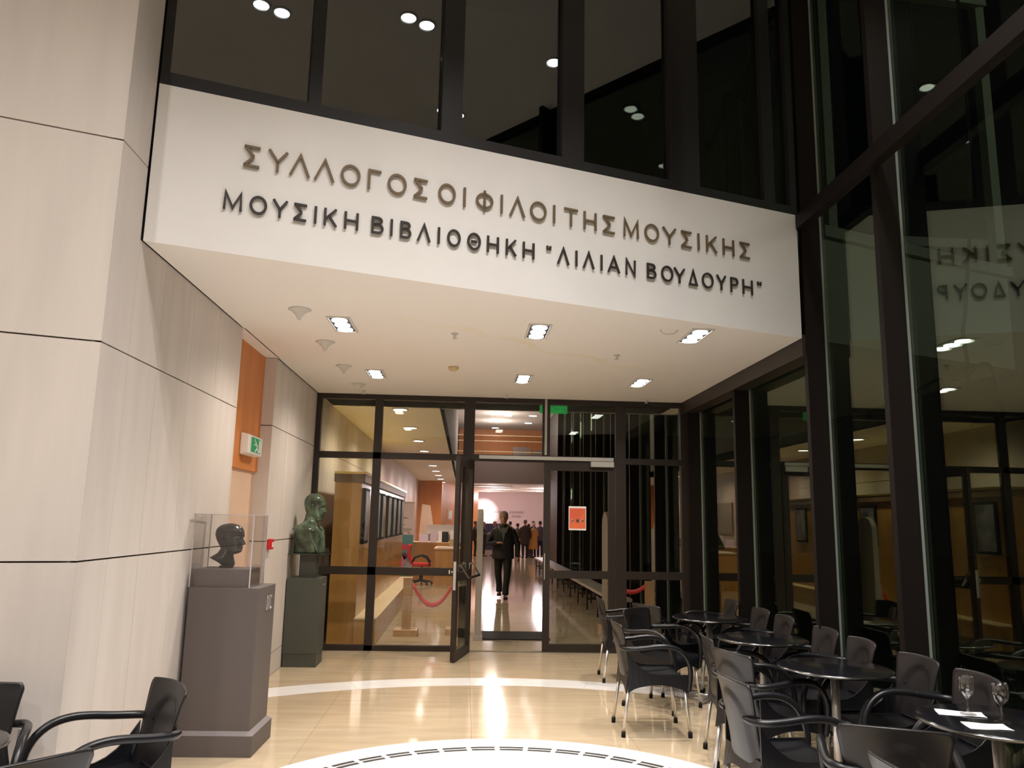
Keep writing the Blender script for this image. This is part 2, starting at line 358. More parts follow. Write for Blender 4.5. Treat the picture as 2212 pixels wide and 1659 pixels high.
# end returns of the niche
for z0, z1 in zip(ROWS[:-1], ROWS[1:]):
    if z0 < ZS:
        MB().box(XL - 0.16, XL, 7.868, 7.8995, z0 + JG, min(z1, ZS) - JG).build('stone_panel', M['stone'], wl)
        MB().box(XL - 0.16, XL, 6.6005, 6.63, z0 + JG, min(z1, ZS) - JG).build('stone_panel', M['stone'], wl)
MB().box(XL - 0.165, XL - 0.14, 6.62, 7.868, 0, 2.02).build('niche_panel', M['peach'], wl)
MB().box(XL - 0.165, XL - 0.115, 6.62, 7.868, 2.02, ZS).build('orange_niche_panel', M['orange'], wl)
# oblique wall
OBL = math.radians(201.0)
ou = Vector((math.cos(OBL), math.sin(OBL), 0)); on = Vector((-ou.y, ou.x, 0))
if on.y > 0: on = -on
O0 = Vector((XL, 4.14, 0))
wo = MB()
p0 = O0 - on * 0.03; p1 = O0 + ou * 4.3 - on * 0.03; p2 = p1 - on * 0.3; p3 = p0 - on * 0.3 + Vector((0, 0, 0))
wo.prism([tuple(p0[:2]), tuple(p1[:2]), tuple(p2[:2]), tuple(p3[:2])], 0, HC)
wo = struct(wo.build('wall_left', M['joint'], normals=True), 'pale limestone wall turned towards the viewer at far left', 'wall')
for ri, (z0, z1) in enumerate(zip(ROWS[:-1], ROWS[1:])):
    cuts = [0, 0.76, 1.9, 3.04, 4.3] if ri >= 4 else [0, 1.14, 2.28, 3.42, 4.3]
    for a, b_ in zip(cuts[:-1], cuts[1:]):
        q0 = O0 + ou * (a + 0.0015); q1 = O0 + ou * (b_ - 0.0015)
        pts = [q0, q1, q1 - on * 0.03, q0 - on * 0.03]
        MB().prism([tuple(p[:2]) for p in pts], z0 + JG, z1 - JG).build('stone_panel', M['stone'], wo, normals=True)
EXL = (O0 + ou * 4.3)
wb = MB().box(-6.2, -5.9, -7, EXL.y, 0, HC).build('wall_left', M['cream']); struct(wb, 'plain cream side wall of the hall behind the viewer', 'wall')
wb = MB().box(-6.2, XG, -7.3, -7, 0, HC).build('wall_back', M['cream']); struct(wb, 'plain cream wall behind the viewer', 'wall')

# ---- fascia with soffit
pr = [tuple(FA[:2]), tuple((FA + FU * FL)[:2]), (2.81, 11.2), (XL + 0.01, 11.2)]
def ftop(s): return 4.17 + 0.019 * s
fb = MB()
vs = [(*pr[0], ZS), (*pr[1], ZS), (*pr[2], ZS), (*pr[3], ZS), (*pr[0], ftop(0)), (*pr[1], ftop(FL)), (*pr[2], 4.25), (*pr[3], 4.17)]
fb.add(vs, [(3, 2, 1, 0), (4, 5, 6, 7), (0, 1, 5, 4), (1, 2, 6, 5), (2, 3, 7, 6), (3, 0, 4, 7)])
fb = fb.build('ceiling', [M['paint'], M['soffit']], normals=True)
for p in fb.data.polygons:
    if p.normal.z < -0.9: p.material_index = 1
MB().box(XL - 0.17, XL + 0.02, 6.60, 7.90, ZS, ZS + 0.15).build('niche_soffit', M['soffit'], fb)
struct(fb, 'white plaster sign band and low ceiling over the entrance', 'ceiling')
# dark edge beam right of the soffit
bb = MB().box(2.815, 2.99, 6.33, 10.08, 3.02, 3.20).build('trim_1', M['bronze_frame']); struct(bb, 'dark bronze beam along the right edge of the low ceiling', 'trim')
# ---- hall ceiling
pts = [(-6.2, -7), (XG, -7), (XG, 6.5), tuple((FA + FU * FL)[:2]), tuple(FA[:2]), (XL - 0.1, 4.3), (-6.2, 3.0)]
hc = MB().prism(pts, HC, HC + 0.2).build('ceiling', M['cream'], normals=True); struct(hc, 'high cream ceiling of the entrance hall', 'ceiling')
# ---- upper window over the fascia
UW = sempty('window_1', 'dark upper window band above the lettered band', 'window', (FA.x, FA.y, 0), FANG)
def up(name, s0, s1, y0, y1, z0, z1, mt, par=UW): return MB().box(s0, s1, y0, y1, z0, z1).build(name, mt, par)
x_ = MB(); x_.add([(0, 0.0, ftop(0)), (FL, 0.0, ftop(FL)), (FL, 0.09, ftop(FL)), (0, 0.09, ftop(0)), (0, 0.0, ftop(0) + 0.085), (FL, 0.0, ftop(FL) + 0.075), (FL, 0.09, ftop(FL) + 0.075), (0, 0.09, ftop(0) + 0.085)], [(3, 2, 1, 0), (4, 5, 6, 7), (0, 1, 5, 4), (1, 2, 6, 5), (2, 3, 7, 6), (3, 0, 4, 7)])
x_.build('sill_rail', M['upframe'], UW)
MUL = [(0.0, 0.05), (0.885, 0.965), (1.80, 1.955), (2.76, 2.95), (3.74, 4.04), (4.72, 4.84)]
for a, b_ in MUL: up('mullion', a, b_, 0.002, 0.12, ftop(b_) + 0.01, HC, M['upframe'])
up('mullion', FL - 0.06, FL + 0.02, 0.002, 0.12, ftop(FL) + 0.01, HC, M['upframe'])
up('head_rail', 0, FL, 0.0, 0.12, HC - 0.09, HC, M['upframe'])
edges = [(0.05, 0.885), (0.965, 1.80), (1.955, 2.76), (2.95, 3.74), (4.04, 4.72), (4.84, FL - 0.06)]
for a, b_ in edges: up('pane', a, b_, 0.045, 0.055, 4.26, HC - 0.09, GL_UP)
dk = MB().prism([(0, 1.9), (FL, 1.2), (FL, 1.5), (0, 2.2)], 4.2, HC).build('dark_room_sheet', M['black'], UW)  # black sheet standing in for the unlit room behind the panes

# ---- right glass wall
WR = sempty('wall_right', 'tall glass curtain wall with brown vertical fins', 'glass wall')
FINS = [-6.6, -4.1, -2.3, -0.3, 1.5, 3.28, 5.08, 6.31, 8.13, 9.92] + [11.72 + 1.8 * k for k in range(8)]
for i, y in enumerate(FINS):
    top = HC if y < 10.5 else 5.95
    f = MB().box(2.852, XG - 0.012, y, y + 0.055, 0, top).build('fin', M['fin'], WR)
    MB().box(XG - 0.028, XG - 0.010, y - 0.004, y + 0.003, 0, top).build('glass_edge_strip', M['seal'], f)
    MB().box(2.842, 2.853, y - 0.003, y + 0.058, 0, top).build('edge_trim', M['fin'], f)
for a, b_ in zip(FINS[:-1], FINS[1:]):
    top = HC if a < 9 else 5.95
    MB().box(XG - 0.008, XG + 0.004, a + 0.03, b_ + 0.03, 0.06, top).build('glass_pane', GL_OUT, WR)
MB().box(XG - 0.05, XG + 0.05, -7, 24.4, 0, 0.07).build('bottom_rail', M['fin'], WR)
MB().box(2.79, 2.87, -7, 6.30, 4.13, 4.26).build('transom', M['fin'], WR)
MB().box(XG - 0.05, XG + 0.05, -7, 10.1, HC - 0.08, HC + 0.1).build('head_rail', M['fin'], WR)
wr2 = MB().box(3.55, 3.75, 24.35, 34, 0, 5.95).box(XG, 3.75, 24.2, 24.36, 0, 5.95).build('wall_right', mat('dark_grey_end_wall', (0.07, 0.06, 0.055), 0.6)); struct(wr2, 'grey brown wall at the far right end of the corridor glass', 'wall')

# ---- entrance glazing (facade)
W2 = sempty('window_2', 'dark bronze framed glass entrance screen', 'window')
def fr(name, x0, x1, z0, z1, y0=YF - 0.03, y1=YF + 0.05, par=W2, mt=None): return MB().box(x0, x1, y0, y1, z0, z1).build(name, mt or M['bronze_frame'], par)
fr('head_rail', -1.925, 2.92, 3.105, ZS)
for a, b_ in [(-1.925, -1.865), (-1.185, -1.085), (-0.04, 0.10), (1.935, 2.065), (2.79, 3.02)]: fr('mullion', a, b_, 0, 3.105)
fr('mullion', 0.98, 1.075, 2.43, 3.105)
fr('aluminium_strip', 1.005, 1.035, 2.44, 3.165, YF - 0.045, YF - 0.03, mt=M['rail'])
fr('transom', -1.865, -0.04, 2.345, 2.425); fr('transom', 0.10, 1.935, 2.345, 2.43); fr('transom', 2.065, 2.79, 2.345, 2.42)
fr('middle_rail', -1.865, -0.04, 0.905, 1.0); fr('middle_rail', 2.065, 2.79, 0.895, 0.99)
fr('bottom_rail', -1.865, -0.04, 0, 0.065); fr('bottom_rail', 2.065, 2.79, 0, 0.065)
def pane(x0, x1, z0, z1): MB().box(x0, x1, YF + 0.005, YF + 0.013, z0, z1).build('pane', GL, W2)
for a, b_ in [(-1.865, -1.185), (-1.085, -0.04), (2.065, 2.79)]:
    pane(a, b_, 0.065, 0.905); pane(a, b_, 1.0, 2.345); pane(a, b_, 2.425, 3.105)
pane(0.10, 0.98, 2.43, 3.105); pane(1.075, 1.935, 2.43, 3.105)
fr('filler_panel', 2.92, 3.02, 3.105, 3.2)

# door operator rail
dr = MB().box(0.165, 1.895, YF - 0.075, YF - 0.03, 2.372, 2.418).box(0.9, 0.905, YF - 0.077, YF - 0.03, 2.37, 2.42).build('door_rail', M['rail'], bevel=0.004)
tag(dr, 'long pale grey sliding rail above the entrance doors', 'rail')
db = MB().box(1.60, 1.90, YF - 0.10, YF - 0.03, 2.297, 2.366).build('door_closer', M['rail'], bevel=0.006)
tag(db, 'pale grey closer box under the right end of the door rail', 'door closer')

# doors: local frame x from the hinge along the leaf, y thickness
def leaf(name, label, loc, rz, wid, mirror=False):
    d = sempty(name, label, 'door', loc, rz); s = 0.085
    for nm, x0, x1, z0, z1 in [('stile', 0, s, 0.01, 2.345), ('stile', wid - s, wid, 0.01, 2.345), ('top_rail', s, wid - s, 2.245, 2.345), ('middle_rail', s, wid - s, 0.895, 0.99), ('bottom_rail', s, wid - s, 0.01, 0.10)]:
        MB().box(x0, x1, -0.025, 0.025, z0, z1).build(nm, M['bronze_frame'], d)
    for z0, z1 in ((0.10, 0.895), (0.99, 2.245)):
        MB().box(s, wid - s, -0.004, 0.004, z0, z1).build('pane', GL, d)
    return d
d1 = leaf('door_1', 'glass door leaf standing open towards the hall', (0.085, 10.05, 0), math.atan2(9.33 - 10.05, -0.085 - 0.085), 0.78)
# hardware of the open leaf (local x along the leaf, +y is the viewer's right)
k = MB(); k.tube([(0.735, -0.025, 1.0), (0.735, -0.055, 1.0)], 0.012, 10); k.lathe([(0.0, 0), (0.022, 0.002), (0.028, 0.014), (0.022, 0.026), (0.0, 0.028)], 0, 0, 14)
kv = []
for v in k.v[-70:]: kv.append((0.735 + v[0], -0.055 - v[2], 1.0 + v[1]))
k.v[-70:] = kv
k.build('door_knob', M['chrome'], d1)
MB().box(0.774, 0.783, -0.016, 0.016, 0.80, 1.12).build('lock_plate', M['rail'], d1)
def pushbar(par, x0, x1, sgn, z=1.03):
    ph = MB()
    for xx in (x0, x1):
        ph.bar((xx, sgn * 0.026, z + 0.03), (xx, sgn * 0.055, z + 0.055), 0.028, 0.012)
        ph.bar((xx, sgn * 0.05, z + 0.055), (xx, sgn * 0.155, z - 0.10), 0.024, 0.016)
        ph.bar((xx, sgn * 0.026, z - 0.03), (xx, sgn * 0.028, z + 0.05), 0.05, 0.012, up=(0, 1, 0))
    o = ph.build('push_bar_arm', M['chrome'], par)
    MB().tube([(x0, sgn * 0.150, z - 0.095), (x1, sgn * 0.150, z - 0.095)], 0.014, 10).build('push_bar', M['black'], o)
pushbar(d1, 0.12, 0.70, 1)
d2 = leaf('door_2', 'closed right glass door leaf carrying an orange poster', (1.005, YF - 0.005, 0), 0, 0.915)
MB().box(0.012, 0.022, -0.033, -0.025, 0.88, 1.20).build('lock_plate', M['rail'], d2)
# posters on the closed leaf
ps = MB().box(1.325, 1.548, YF - 0.034, YF - 0.031, 1.495, 1.795).build('poster', M['paper']); tag(ps, 'small orange poster with white border on the closed door', 'poster')
MB().box(1.333, 1.540, YF - 0.0352, YF - 0.034, 1.515, 1.772).build('orange_print', mat('poster_orange', (0.80, 0.20, 0.05), 0.5, col2=(0.72, 0.09, 0.07), nscale=4), ps)
for i, xx in enumerate((1.355, 1.420, 1.485)):
    b = MB().lathe([(0.0, 0), (0.018, 0.0), (0.018, 0.001), (0, 0.001)], 0, 0, 12)
    b.v = [(xx + 0.018 + v[0], YF - 0.0352 - v[2], 1.622 + v[1]) for v in b.v]
    b.box(xx + 0.003, xx + 0.034, YF - 0.0362, YF - 0.0352, 1.590, 1.612)
    b.build('portrait_print', mat('portrait_grey_%d' % i, ((0.45, 0.25, 0.16), (0.12, 0.06, 0.05), (0.35, 0.26, 0.12))[i], 0.6), ps)
for i in range(4):
    MB().box(1.350 + 0.004 * i, 1.520 - 0.012 * i, YF - 0.0360, YF - 0.0352, 1.742 - i * 0.022, 1.747 - i * 0.022).build('text_line', mat('poster_text', (0.55, 0.12, 0.02), 0.6), ps)

# ---- corridor shell behind the glazing
c1 = MB().box(XL, -0.38, YF + 0.05, 46, ZS, ZS + 0.2).box(-0.38, XG, YF + 0.05, 11.2, ZS, ZS + 0.2).build('ceiling', M['soffit']); struct(c1, 'low plaster ceiling of the corridor with a row of lamps', 'ceiling')
c2 = MB().box(-0.40, -0.38, 11.2, 34, ZS, 5.95).build('wall_left', M['greyface']); struct(c2, 'grey upstand face beside the high part of the corridor', 'wall')
c3 = MB().box(-0.38, XG + 0.5, 11.2, 11.35, ZS + 0.01, HC).build('light_block_wall', M['greyface']); struct(c3, 'added unseen wall over the corridor entrance that blocks corridor light', 'wall')  # added out of view to keep corridor light from the upper window
c4 = MB().box(-0.4, 8.2, 11.3, 38.2, 5.95, 6.1).build('ceiling', M['paint']); struct(c4, 'high pale ceiling over the corridor', 'ceiling')
c5 = MB().box(-0.38, 8.2, 34, 34.2, ZS, 4.35).build('wall_back', M['greywall']); struct(c5, 'grey brown gallery front high across the corridor', 'wall')
c6 = MB().box(-0.38, 8.2, 38, 38.2, 4.2, 5.95).build('wall_back', M['orange']); struct(c6, 'orange wood wall of the upper gallery', 'wall')
c7 = MB().box(-0.38, 8.2, 34.2, 46, ZS, ZS + 0.2).build('ceiling', M['soffit']); struct(c7, 'low ceiling over the crowd at the far end', 'ceiling')
c8 = MB().box(0.5, 8.2, 46, 46.2, 0, ZS).build('wall_back', M['pinkwall']); struct(c8, 'rose white far wall with two lines of lettering', 'wall')
c9 = MB().box(8.0, 8.2, 34, 46, 0, 6).box(3.55, 8.2, 33.9, 34, 0, 5.95).build('wall_right', M['pinkwall']); struct(c9, 'rose white side wall of the far room', 'wall')
c10 = MB().prism([(-1.93, 33), (-0.97, 33), (-0.97, 34), (0.72, 43), (0.72, 46), (-1.93, 46)], 0, ZS).build('wall_left', M['orange'], normals=True); struct(c10, 'orange veneered wall behind the reception desk', 'wall')
ct = MB().box(-0.2, 2.1, 36.0, 38.2, ZS - 0.05, ZS - 0.002).build('trim_2', M['paint']); struct(ct, 'raised white panel in the far ceiling', 'trim')
rl = sempty('trim_3', 'pale balustrade rails of the upper gallery', 'trim')
for z in (4.52, 4.98, 5.22): MB().box(-0.38, 6, 34.02, 34.07, z, z + 0.035).build('rail', M['wood_top'], rl)

# ================================================================== LETTERING
def arcpts(cx, cy, rx, ry, a0, a1, n=16):
    return [(cx + rx * math.cos(math.radians(a0 + (a1 - a0) * i / n)), cy + ry * math.sin(math.radians(a0 + (a1 - a0) * i / n))) for i in range(n + 1)]
def glyph(c, W, H, t):
    h = t / 2
    L = {'Σ': [[(W, H - h), (0.0, H - h)], [(h * 0.7, H - h * 1.2), (W * 0.62, H * 0.51)], [(W * 0.62, H * 0.49), (h * 0.7, h * 1.2)], [(0.0, h), (W, h)]],
         'Υ': [[(0, H), (W / 2, H * 0.46), (W, H)], [(W / 2, H * 0.50), (W / 2, 0)]],
         'Λ': [[(0, 0), (W / 2, H), (W, 0)]],
         'Γ': [[(h, 0), (h, H - h), (W, H - h)]],
         'Ι': [[(W / 2, 0), (W / 2, H)]],
         'Ο': [arcpts(W / 2, H / 2, W / 2 - h, H / 2 - h * 0.6, 0, 360, 28)],
         'Θ': [arcpts(W / 2, H / 2, W / 2 - h, H / 2 - h * 0.6, 0, 360, 28), [(W * 0.28, H / 2), (W * 0.72, H / 2)]],
         'Φ': [arcpts(W / 2, H / 2, W / 2 - h, H * 0.36, 0, 360, 28), [(W / 2, -H * 0.05), (W / 2, H * 1.05)]],
         'Τ': [[(0, H - h), (W, H - h)], [(W / 2, H - t), (W / 2, 0)]],
         'Η': [[(h, 0), (h, H)], [(W - h, 0), (W - h, H)], [(t, H / 2), (W - t, H / 2)]],
         'Μ': [[(h, 0), (h * 1.3, H), (W / 2, H * 0.12), (W - h * 1.3, H), (W - h, 0)]],
         'Κ': [[(h, 0), (h, H)], [(W - h, H), (t, H * 0.42)], [(W * 0.36, H * 0.58), (W - h * 0.6, 0)]],
         'Β': [[(h, 0), (h, H)], [(t, H - h), (W * 0.55, H - h)] + arcpts(W * 0.55, H * 0.765, W * 0.36 - h, H * 0.235 - h, 90, -90, 8)[1:] + [(t, H * 0.53)],
               [(t, H * 0.53), (W * 0.58, H * 0.53)] + arcpts(W * 0.58, H * 0.265 + h * 0.5, W * 0.42 - h, H * 0.265 - h * 0.5, 90, -90, 8)[1:] + [(t, h)]],
         'Ρ': [[(h, 0), (h, H)], [(t, H - h), (W * 0.58, H - h)] + arcpts(W * 0.58, H * 0.72, W * 0.42 - h, H * 0.28 - h, 90, -90, 8)[1:] + [(t, H * 0.44 + h)]],
         'Α': [[(0, 0), (W / 2, H), (W, 0)], [(W * 0.22, H * 0.34), (W * 0.78, H * 0.34)]],
         'Δ': [[(h * 1.6, h), (W / 2, H), (W - h * 1.6, h), (h * 1.6, h)]],
         'Ν': [[(h, 0), (h * 1.2, H), (W - h * 1.2, 0), (W - h, H)]],
         '"': [[(W * 0.22, H), (W * 0.28, H * 0.74)], [(W * 0.78, H), (W * 0.72, H * 0.74)]],
         'E': [[(W, H - h), (h, H - h), (h, h), (W, h)], [(t, H / 2), (W * 0.85, H / 2)]],
         'X': [[(0, 0), (W, H)], [(0, H), (W, 0)]], 'T': [[(0, H - h), (W, H - h)], [(W / 2, H - t), (W / 2, 0)]], 'I': [[(W / 2, 0), (W / 2, H)]]}
    return L[c]
def ribbon(mb, pts, t, place, dep):
    """a flat stroke of width t with mitred joints, given thickness dep; place(x, z, d) -> 3D point"""
    P = [Vector((p[0], p[1])) for p in pts]; closed = (P[0] - P[-1]).length < 1e-6 and len(P) > 3
    if closed: P = P[:-1]
    k = len(P); Lp = []; Rp = []
    for i in range(k):
        d0 = (P[i] - P[i - 1]).normalized() if (i > 0 or closed) else None
        d1 = (P[(i + 1) % k] - P[i]).normalized() if (i < k - 1 or closed) else None
        d0 = d0 or d1; d1 = d1 or d0
        n0 = Vector((-d0.y, d0.x)); n1 = Vector((-d1.y, d1.x)); mm = n0 + n1
        mm = mm.normalized() if mm.length > 1e-4 else n0
        sc_ = min(2.2, 1 / max(0.3, mm.dot(n0)))
        Lp.append(P[i] + mm * t / 2 * sc_); Rp.append(P[i] - mm * t / 2 * sc_)
    vs = []
    for i in range(k): vs += [place(Lp[i].x, Lp[i].y, 0), place(Rp[i].x, Rp[i].y, 0), place(Lp[i].x, Lp[i].y, dep), place(Rp[i].x, Rp[i].y, dep)]
    fs = []
    rng = range(k) if closed else range(k - 1)
    for i in rng:
        a = i * 4; b = ((i + 1) % k) * 4
        fs += [(a + 2, a + 3, b + 3, b + 2), (a, b, b + 1, a + 1), (a, a + 2, b + 2, b), (a + 1, b + 1, b + 3, a + 3)]
    if not closed: e = (k - 1) * 4; fs += [(0, 1, 3, 2), (e, e + 2, e + 3, e + 1)]
    mb.add(vs, fs)
R1 = [('Σ', 0.513, 0.609), ('Υ', 0.662, 0.774), ('Λ', 0.799, 0.915), ('Λ', 0.955, 1.072), ('Ο', 1.118, 1.248), ('Γ', 1.299, 1.387), ('Ο', 1.434, 1.565), ('Σ', 1.616, 1.713), ('Ο', 1.793, 1.919), ('Ι', 1.976, 1.996), ('Φ', 2.072, 2.204), ('Ι', 2.261, 2.279), ('Λ', 2.339, 2.45), ('Ο', 2.496, 2.629), ('Ι', 2.682, 2.703), ('Τ', 2.777, 2.891), ('Η', 2.942, 3.053), ('Σ', 3.11, 3.213), ('Μ', 3.293, 3.431), ('Ο', 3.485, 3.619), ('Υ', 3.658, 3.778), ('Σ', 3.833, 3.932), ('Ι', 3.988, 4.016), ('Κ', 4.078, 4.187), ('Η', 4.246, 4.362), ('Σ', 4.422, 4.525)]
R2 = [('Μ', 0.416, 0.527), ('Ο', 0.569, 0.674), ('Υ', 0.71, 0.794), ('Σ', 0.837, 0.917), ('Ι', 0.963, 0.983), ('Κ', 1.026, 1.112), ('Η', 1.158, 1.251), ('Β', 1.338, 1.421), ('Ι', 1.467, 1.481), ('Β', 1.534, 1.612), ('Λ', 1.659, 1.742), ('Ι', 1.798, 1.816), ('Ο', 1.868, 1.966), ('Θ', 2.016, 2.117), ('Η', 2.164, 2.255), ('Κ', 2.309, 2.393), ('Η', 2.442, 2.535), ('"', 2.63, 2.674), ('Λ', 2.728, 2.816), ('Ι', 2.873, 2.89), ('Λ', 2.943, 3.029), ('Ι', 3.086, 3.107), ('Α', 3.157, 3.253), ('Ν', 3.309, 3.4), ('Β', 3.503, 3.589), ('Ο', 3.636, 3.748), ('Υ', 3.76, 3.857), ('Δ', 3.894, 3.989), ('Ο', 4.027, 4.141), ('Υ', 4.177, 4.264), ('Ρ', 4.314, 4.394), ('Η', 4.439, 4.544), ('"', 4.59, 4.643)]
def sign(rows, z0, slope, H, dH, t, material, label):
    s0 = rows[0][1]
    root = thing('sign_lettering', label, 'lettering', tuple(FA + FU * s0 + Vector((0, 0, z0))), FANG, 'raised letters on the white band')
    for c, a, b in rows:
        zz = slope * (a - s0); Hc = H + dH * (a - s0) / 4; mb = MB()
        for st in glyph(c, b - a, Hc, t):
            ribbon(mb, st, t, lambda x, z, d: (a - s0 + x, -0.006 - d, zz + z), 0.010)
        mb.box(a - s0 + (b - a) / 2 - 0.004, a - s0 + (b - a) / 2 + 0.004, -0.014, 0.0, zz + Hc * 0.45, zz + Hc * 0.55) if c in 'ΙΤΥΦ' else None
        mb.build('letter', material, root, normals=True)
    return root
sign(R1, 3.742, 0.0082, 0.142, -0.004, 0.0165, M['letter_bronze'], 'upper line of raised bronze Greek capitals on the white band')
sign(R2, 3.443, 0.0062, 0.115, 0.010, 0.0155, M['letter_dark'], 'lower line of raised dark brown Greek capitals on the white band')

# ================================================================== CEILING FITTINGS
def downlight_mesh(nl):
    root = thing('downlight', 'x', 'ceiling light')
    MB().box(-0.095, 0.095, -0.25, -0.235, -0.010, 0).box(-0.095, 0.095, 0.235, 0.25, -0.010, 0).box(-0.095, -0.080, -0.235, 0.235, -0.010, 0).box(0.080, 0.095, -0.235, 0.235, -0.010, 0).build('frame', M['ring'], root)
    MB().box(-0.080, 0.080, -0.235, 0.235, -0.004, 0).build('recess_plate', M['recess'], root)
    for i in range(3):
        MB().lathe([(0.060, -0.004), (0.064, -0.010), (0.060, -0.016), (0.0, -0.018)], 0, (i - 1) * 0.155, 20).build('lamp', M['lamp'] if i < nl else M['recess'], root)
    return root
DLL = ['rectangular triple downlight in the low ceiling, front left', 'rectangular triple downlight in the low ceiling, rear left near the glazing', 'rectangular triple downlight in the low ceiling, front centre', 'rectangular triple downlight in the low ceiling, rear centre near the glazing', 'rectangular triple downlight in the low ceiling, front right', 'rectangular triple downlight in the low ceiling, rear right near the glazing']
dl0 = downlight_mesh(3)
for i, (x, y) in enumerate(SOFFIT_LAMPS):
    o = dl0 if i == 0 else copy_tree(dl0)
    o.location = (x, y, ZS - 0.001); o['label'] = DLL[i]; o['group'] = 'rectangular downlights of the low ceiling'
def round_lamp(name, x, y, z, r, mt, label, group, ringr=None):
    o = MB().lathe([(r * 1.25, 0), (r * 1.25, -0.012), (r * 1.02, -0.015)], 0, 0, 18).build(name, M['ring'], None, loc=(x, y, z))
    tag(o, label, 'ceiling light', group); MB().lathe([(r, -0.006), (r, -0.016), (0.0, -0.020)], 0, 0, 18).build('lamp', mt, o)
    return o
for i, (x, y) in enumerate(HALL_LAMPS):
    for dx in (-0.10, 0.10):
        round_lamp('ceiling_spotlight', x + dx, y + dx * 0.2, HC - 0.001, 0.075, M['lamp'], ('left' if dx < 0 else 'right') + ' lamp of a twin hall ceiling spotlight, ' + ['mirrored in the second upper pane', 'mirrored at the fourth upper mullion', 'mirrored high in the first upper pane', 'mirrored low in the first upper pane', 'mirrored low in the third upper pane', 'added unseen behind the viewer at far left', 'added unseen behind the viewer at right', 'added unseen farthest behind the viewer'][i], 'spotlights of the high hall ceiling')
for i, y in enumerate(ROW_Y):
    lab = 'round downlight in the long row of the corridor ceiling'
    lab = ['nearest lamp of the long corridor ceiling row, upper left pane', 'second nearest lamp of the corridor ceiling row', 'third nearest lamp of the corridor ceiling row'][i] if i < 3 else ['fourth', 'fifth', 'sixth', 'seventh', 'eighth', 'ninth', 'tenth', 'farthest'][i - 3] + ' round downlight from the glazing in the receding corridor row'
    round_lamp('ceiling_lamp', -0.98, y, ZS - 0.001, 0.10 if i < 4 else 0.12, M['lamp_dim'], lab, 'row of corridor ceiling lamps')
for i, (x, y) in enumerate(VOID_LAMPS): round_lamp('ceiling_lamp', x, y, 5.949, 0.17, M['lamp_dim'], ['nearest', 'second nearest', 'third nearest', 'farthest', 'nearest', 'second nearest', 'farthest', 'nearer', 'farther'][i] + (' lamp of the left row' if i < 4 else ' lamp of the right row' if i < 7 else ' of two paired lamps') + ' seen through the pane over the doorway', 'lamps of the high corridor ceiling')
for i, (x, y) in enumerate(ROOM_LAMPS): round_lamp('ceiling_lamp', x, y, ZS - 0.055 if y < 38.3 and x < 2.1 else ZS - 0.001, 0.14, M['lamp_dim'], ['nearest left', 'middle left', 'nearest right', 'farthest right', 'farthest left'][i] + ' round lamp in the low ceiling above the crowd', 'lamps above the crowd')
# unlit cone fittings, sprinklers, smoke detector
cone = MB().lathe([(0.0, -0.085), (0.012, -0.082), (0.030, -0.045), (0.070, -0.010), (0.088, -0.004), (0.088, 0)], 0, 0, 20).mesh('cone_fitting', M['ring'])
for i, y in enumerate((5.93, 7.05, 8.18, 9.32)):
    o = inst('cone_fitting', cone, None, (-1.31, y, ZS - 0.001)); tag(o, ['unlit cream cone fitting nearest the front edge of the low ceiling', 'unlit cream cone fitting, second from the front edge', 'unlit cream cone fitting, third from the front edge', 'unlit cream cone fitting closest to the glazing'][i], 'ceiling fitting', 'cream cone fittings')
spr = MB().lathe([(0.030, 0), (0.030, -0.006), (0.010, -0.010), (0.008, -0.035), (0.022, -0.040), (0.022, -0.044), (0, -0.046)], 0, 0, 12).mesh('sprinkler', M['ring'])
for (x, y), lab in zip([(-0.13, 6.56), (1.40, 7.23), (-1.31, 9.80), (0.49, 9.81), (2.30, 9.90)], ['small sprinkler left of the front centre downlight', 'small sprinkler right of the centre of the low ceiling', 'small sprinkler over the leftmost glazing panel', 'small sprinkler above the doorway', 'small sprinkler at the right end by the glazing']):
    tag(inst('sprinkler', spr, None, (x, y, ZS - 0.001)), lab, 'sprinkler', 'sprinklers of the low ceiling')
sd = MB().lathe([(0.055, 0), (0.055, -0.018), (0.042, -0.034), (0.020, -0.042), (0, -0.043)], -0.16, 8.07, 20).build('smoke_detector', mat('yellowed_plastic', (0.66, 0.50, 0.28), 0.5), None, loc=(0, 0, ZS - 0.001)); tag(sd, 'round yellowed smoke detector in the middle of the low ceiling', 'smoke detector')
hk = MB().tube([(1.56, 6.19, 0), (1.58, 6.19, -0.03), (1.62, 6.20, -0.035), (1.68, 6.20, -0.03), (1.71, 6.20, 0)], 0.004, 6).build('ceiling_hook', M['ring'], None, loc=(0, 0, ZS)); tag(hk, 'thin curved hook beside the front right downlight', 'hook')

# emergency exit light in the niche
ex = MB().add([(XL - 0.114, 7.20, 2.145), (XL - 0.03, 7.20, 2.155), (XL - 0.03, 7.20, 2.325), (XL - 0.114, 7.20, 2.345), (XL - 0.114, 7.66, 2.145), (XL - 0.03, 7.66, 2.155), (XL - 0.03, 7.66, 2.325), (XL - 0.114, 7.66, 2.345)],
              [(0, 1, 2, 3), (7, 6, 5, 4), (0, 4, 5, 1), (1, 5, 6, 2), (2, 6, 7, 3), (3, 7, 4, 0)]).build('exit_light', M['white'], bevel=0.012, normals=True)
tag(ex, 'white emergency light box with green running figure in the orange niche', 'exit light')
xx = XL - 0.03
MB().box(xx, xx + 0.002, 7.27, 7.60, 2.175, 2.31).build('green_panel', M['green'], ex)
rm = MB()
for seg in ([(7.40, 2.275), (7.44, 2.245), (7.46, 2.215)], [(7.46, 2.215), (7.42, 2.195), (7.40, 2.18)], [(7.46, 2.215), (7.50, 2.20), (7.50, 2.18)], [(7.37, 2.24), (7.42, 2.255), (7.48, 2.24)]):
    rm.tube([(xx + 0.003, y, z) for y, z in seg], 0.007, 6)
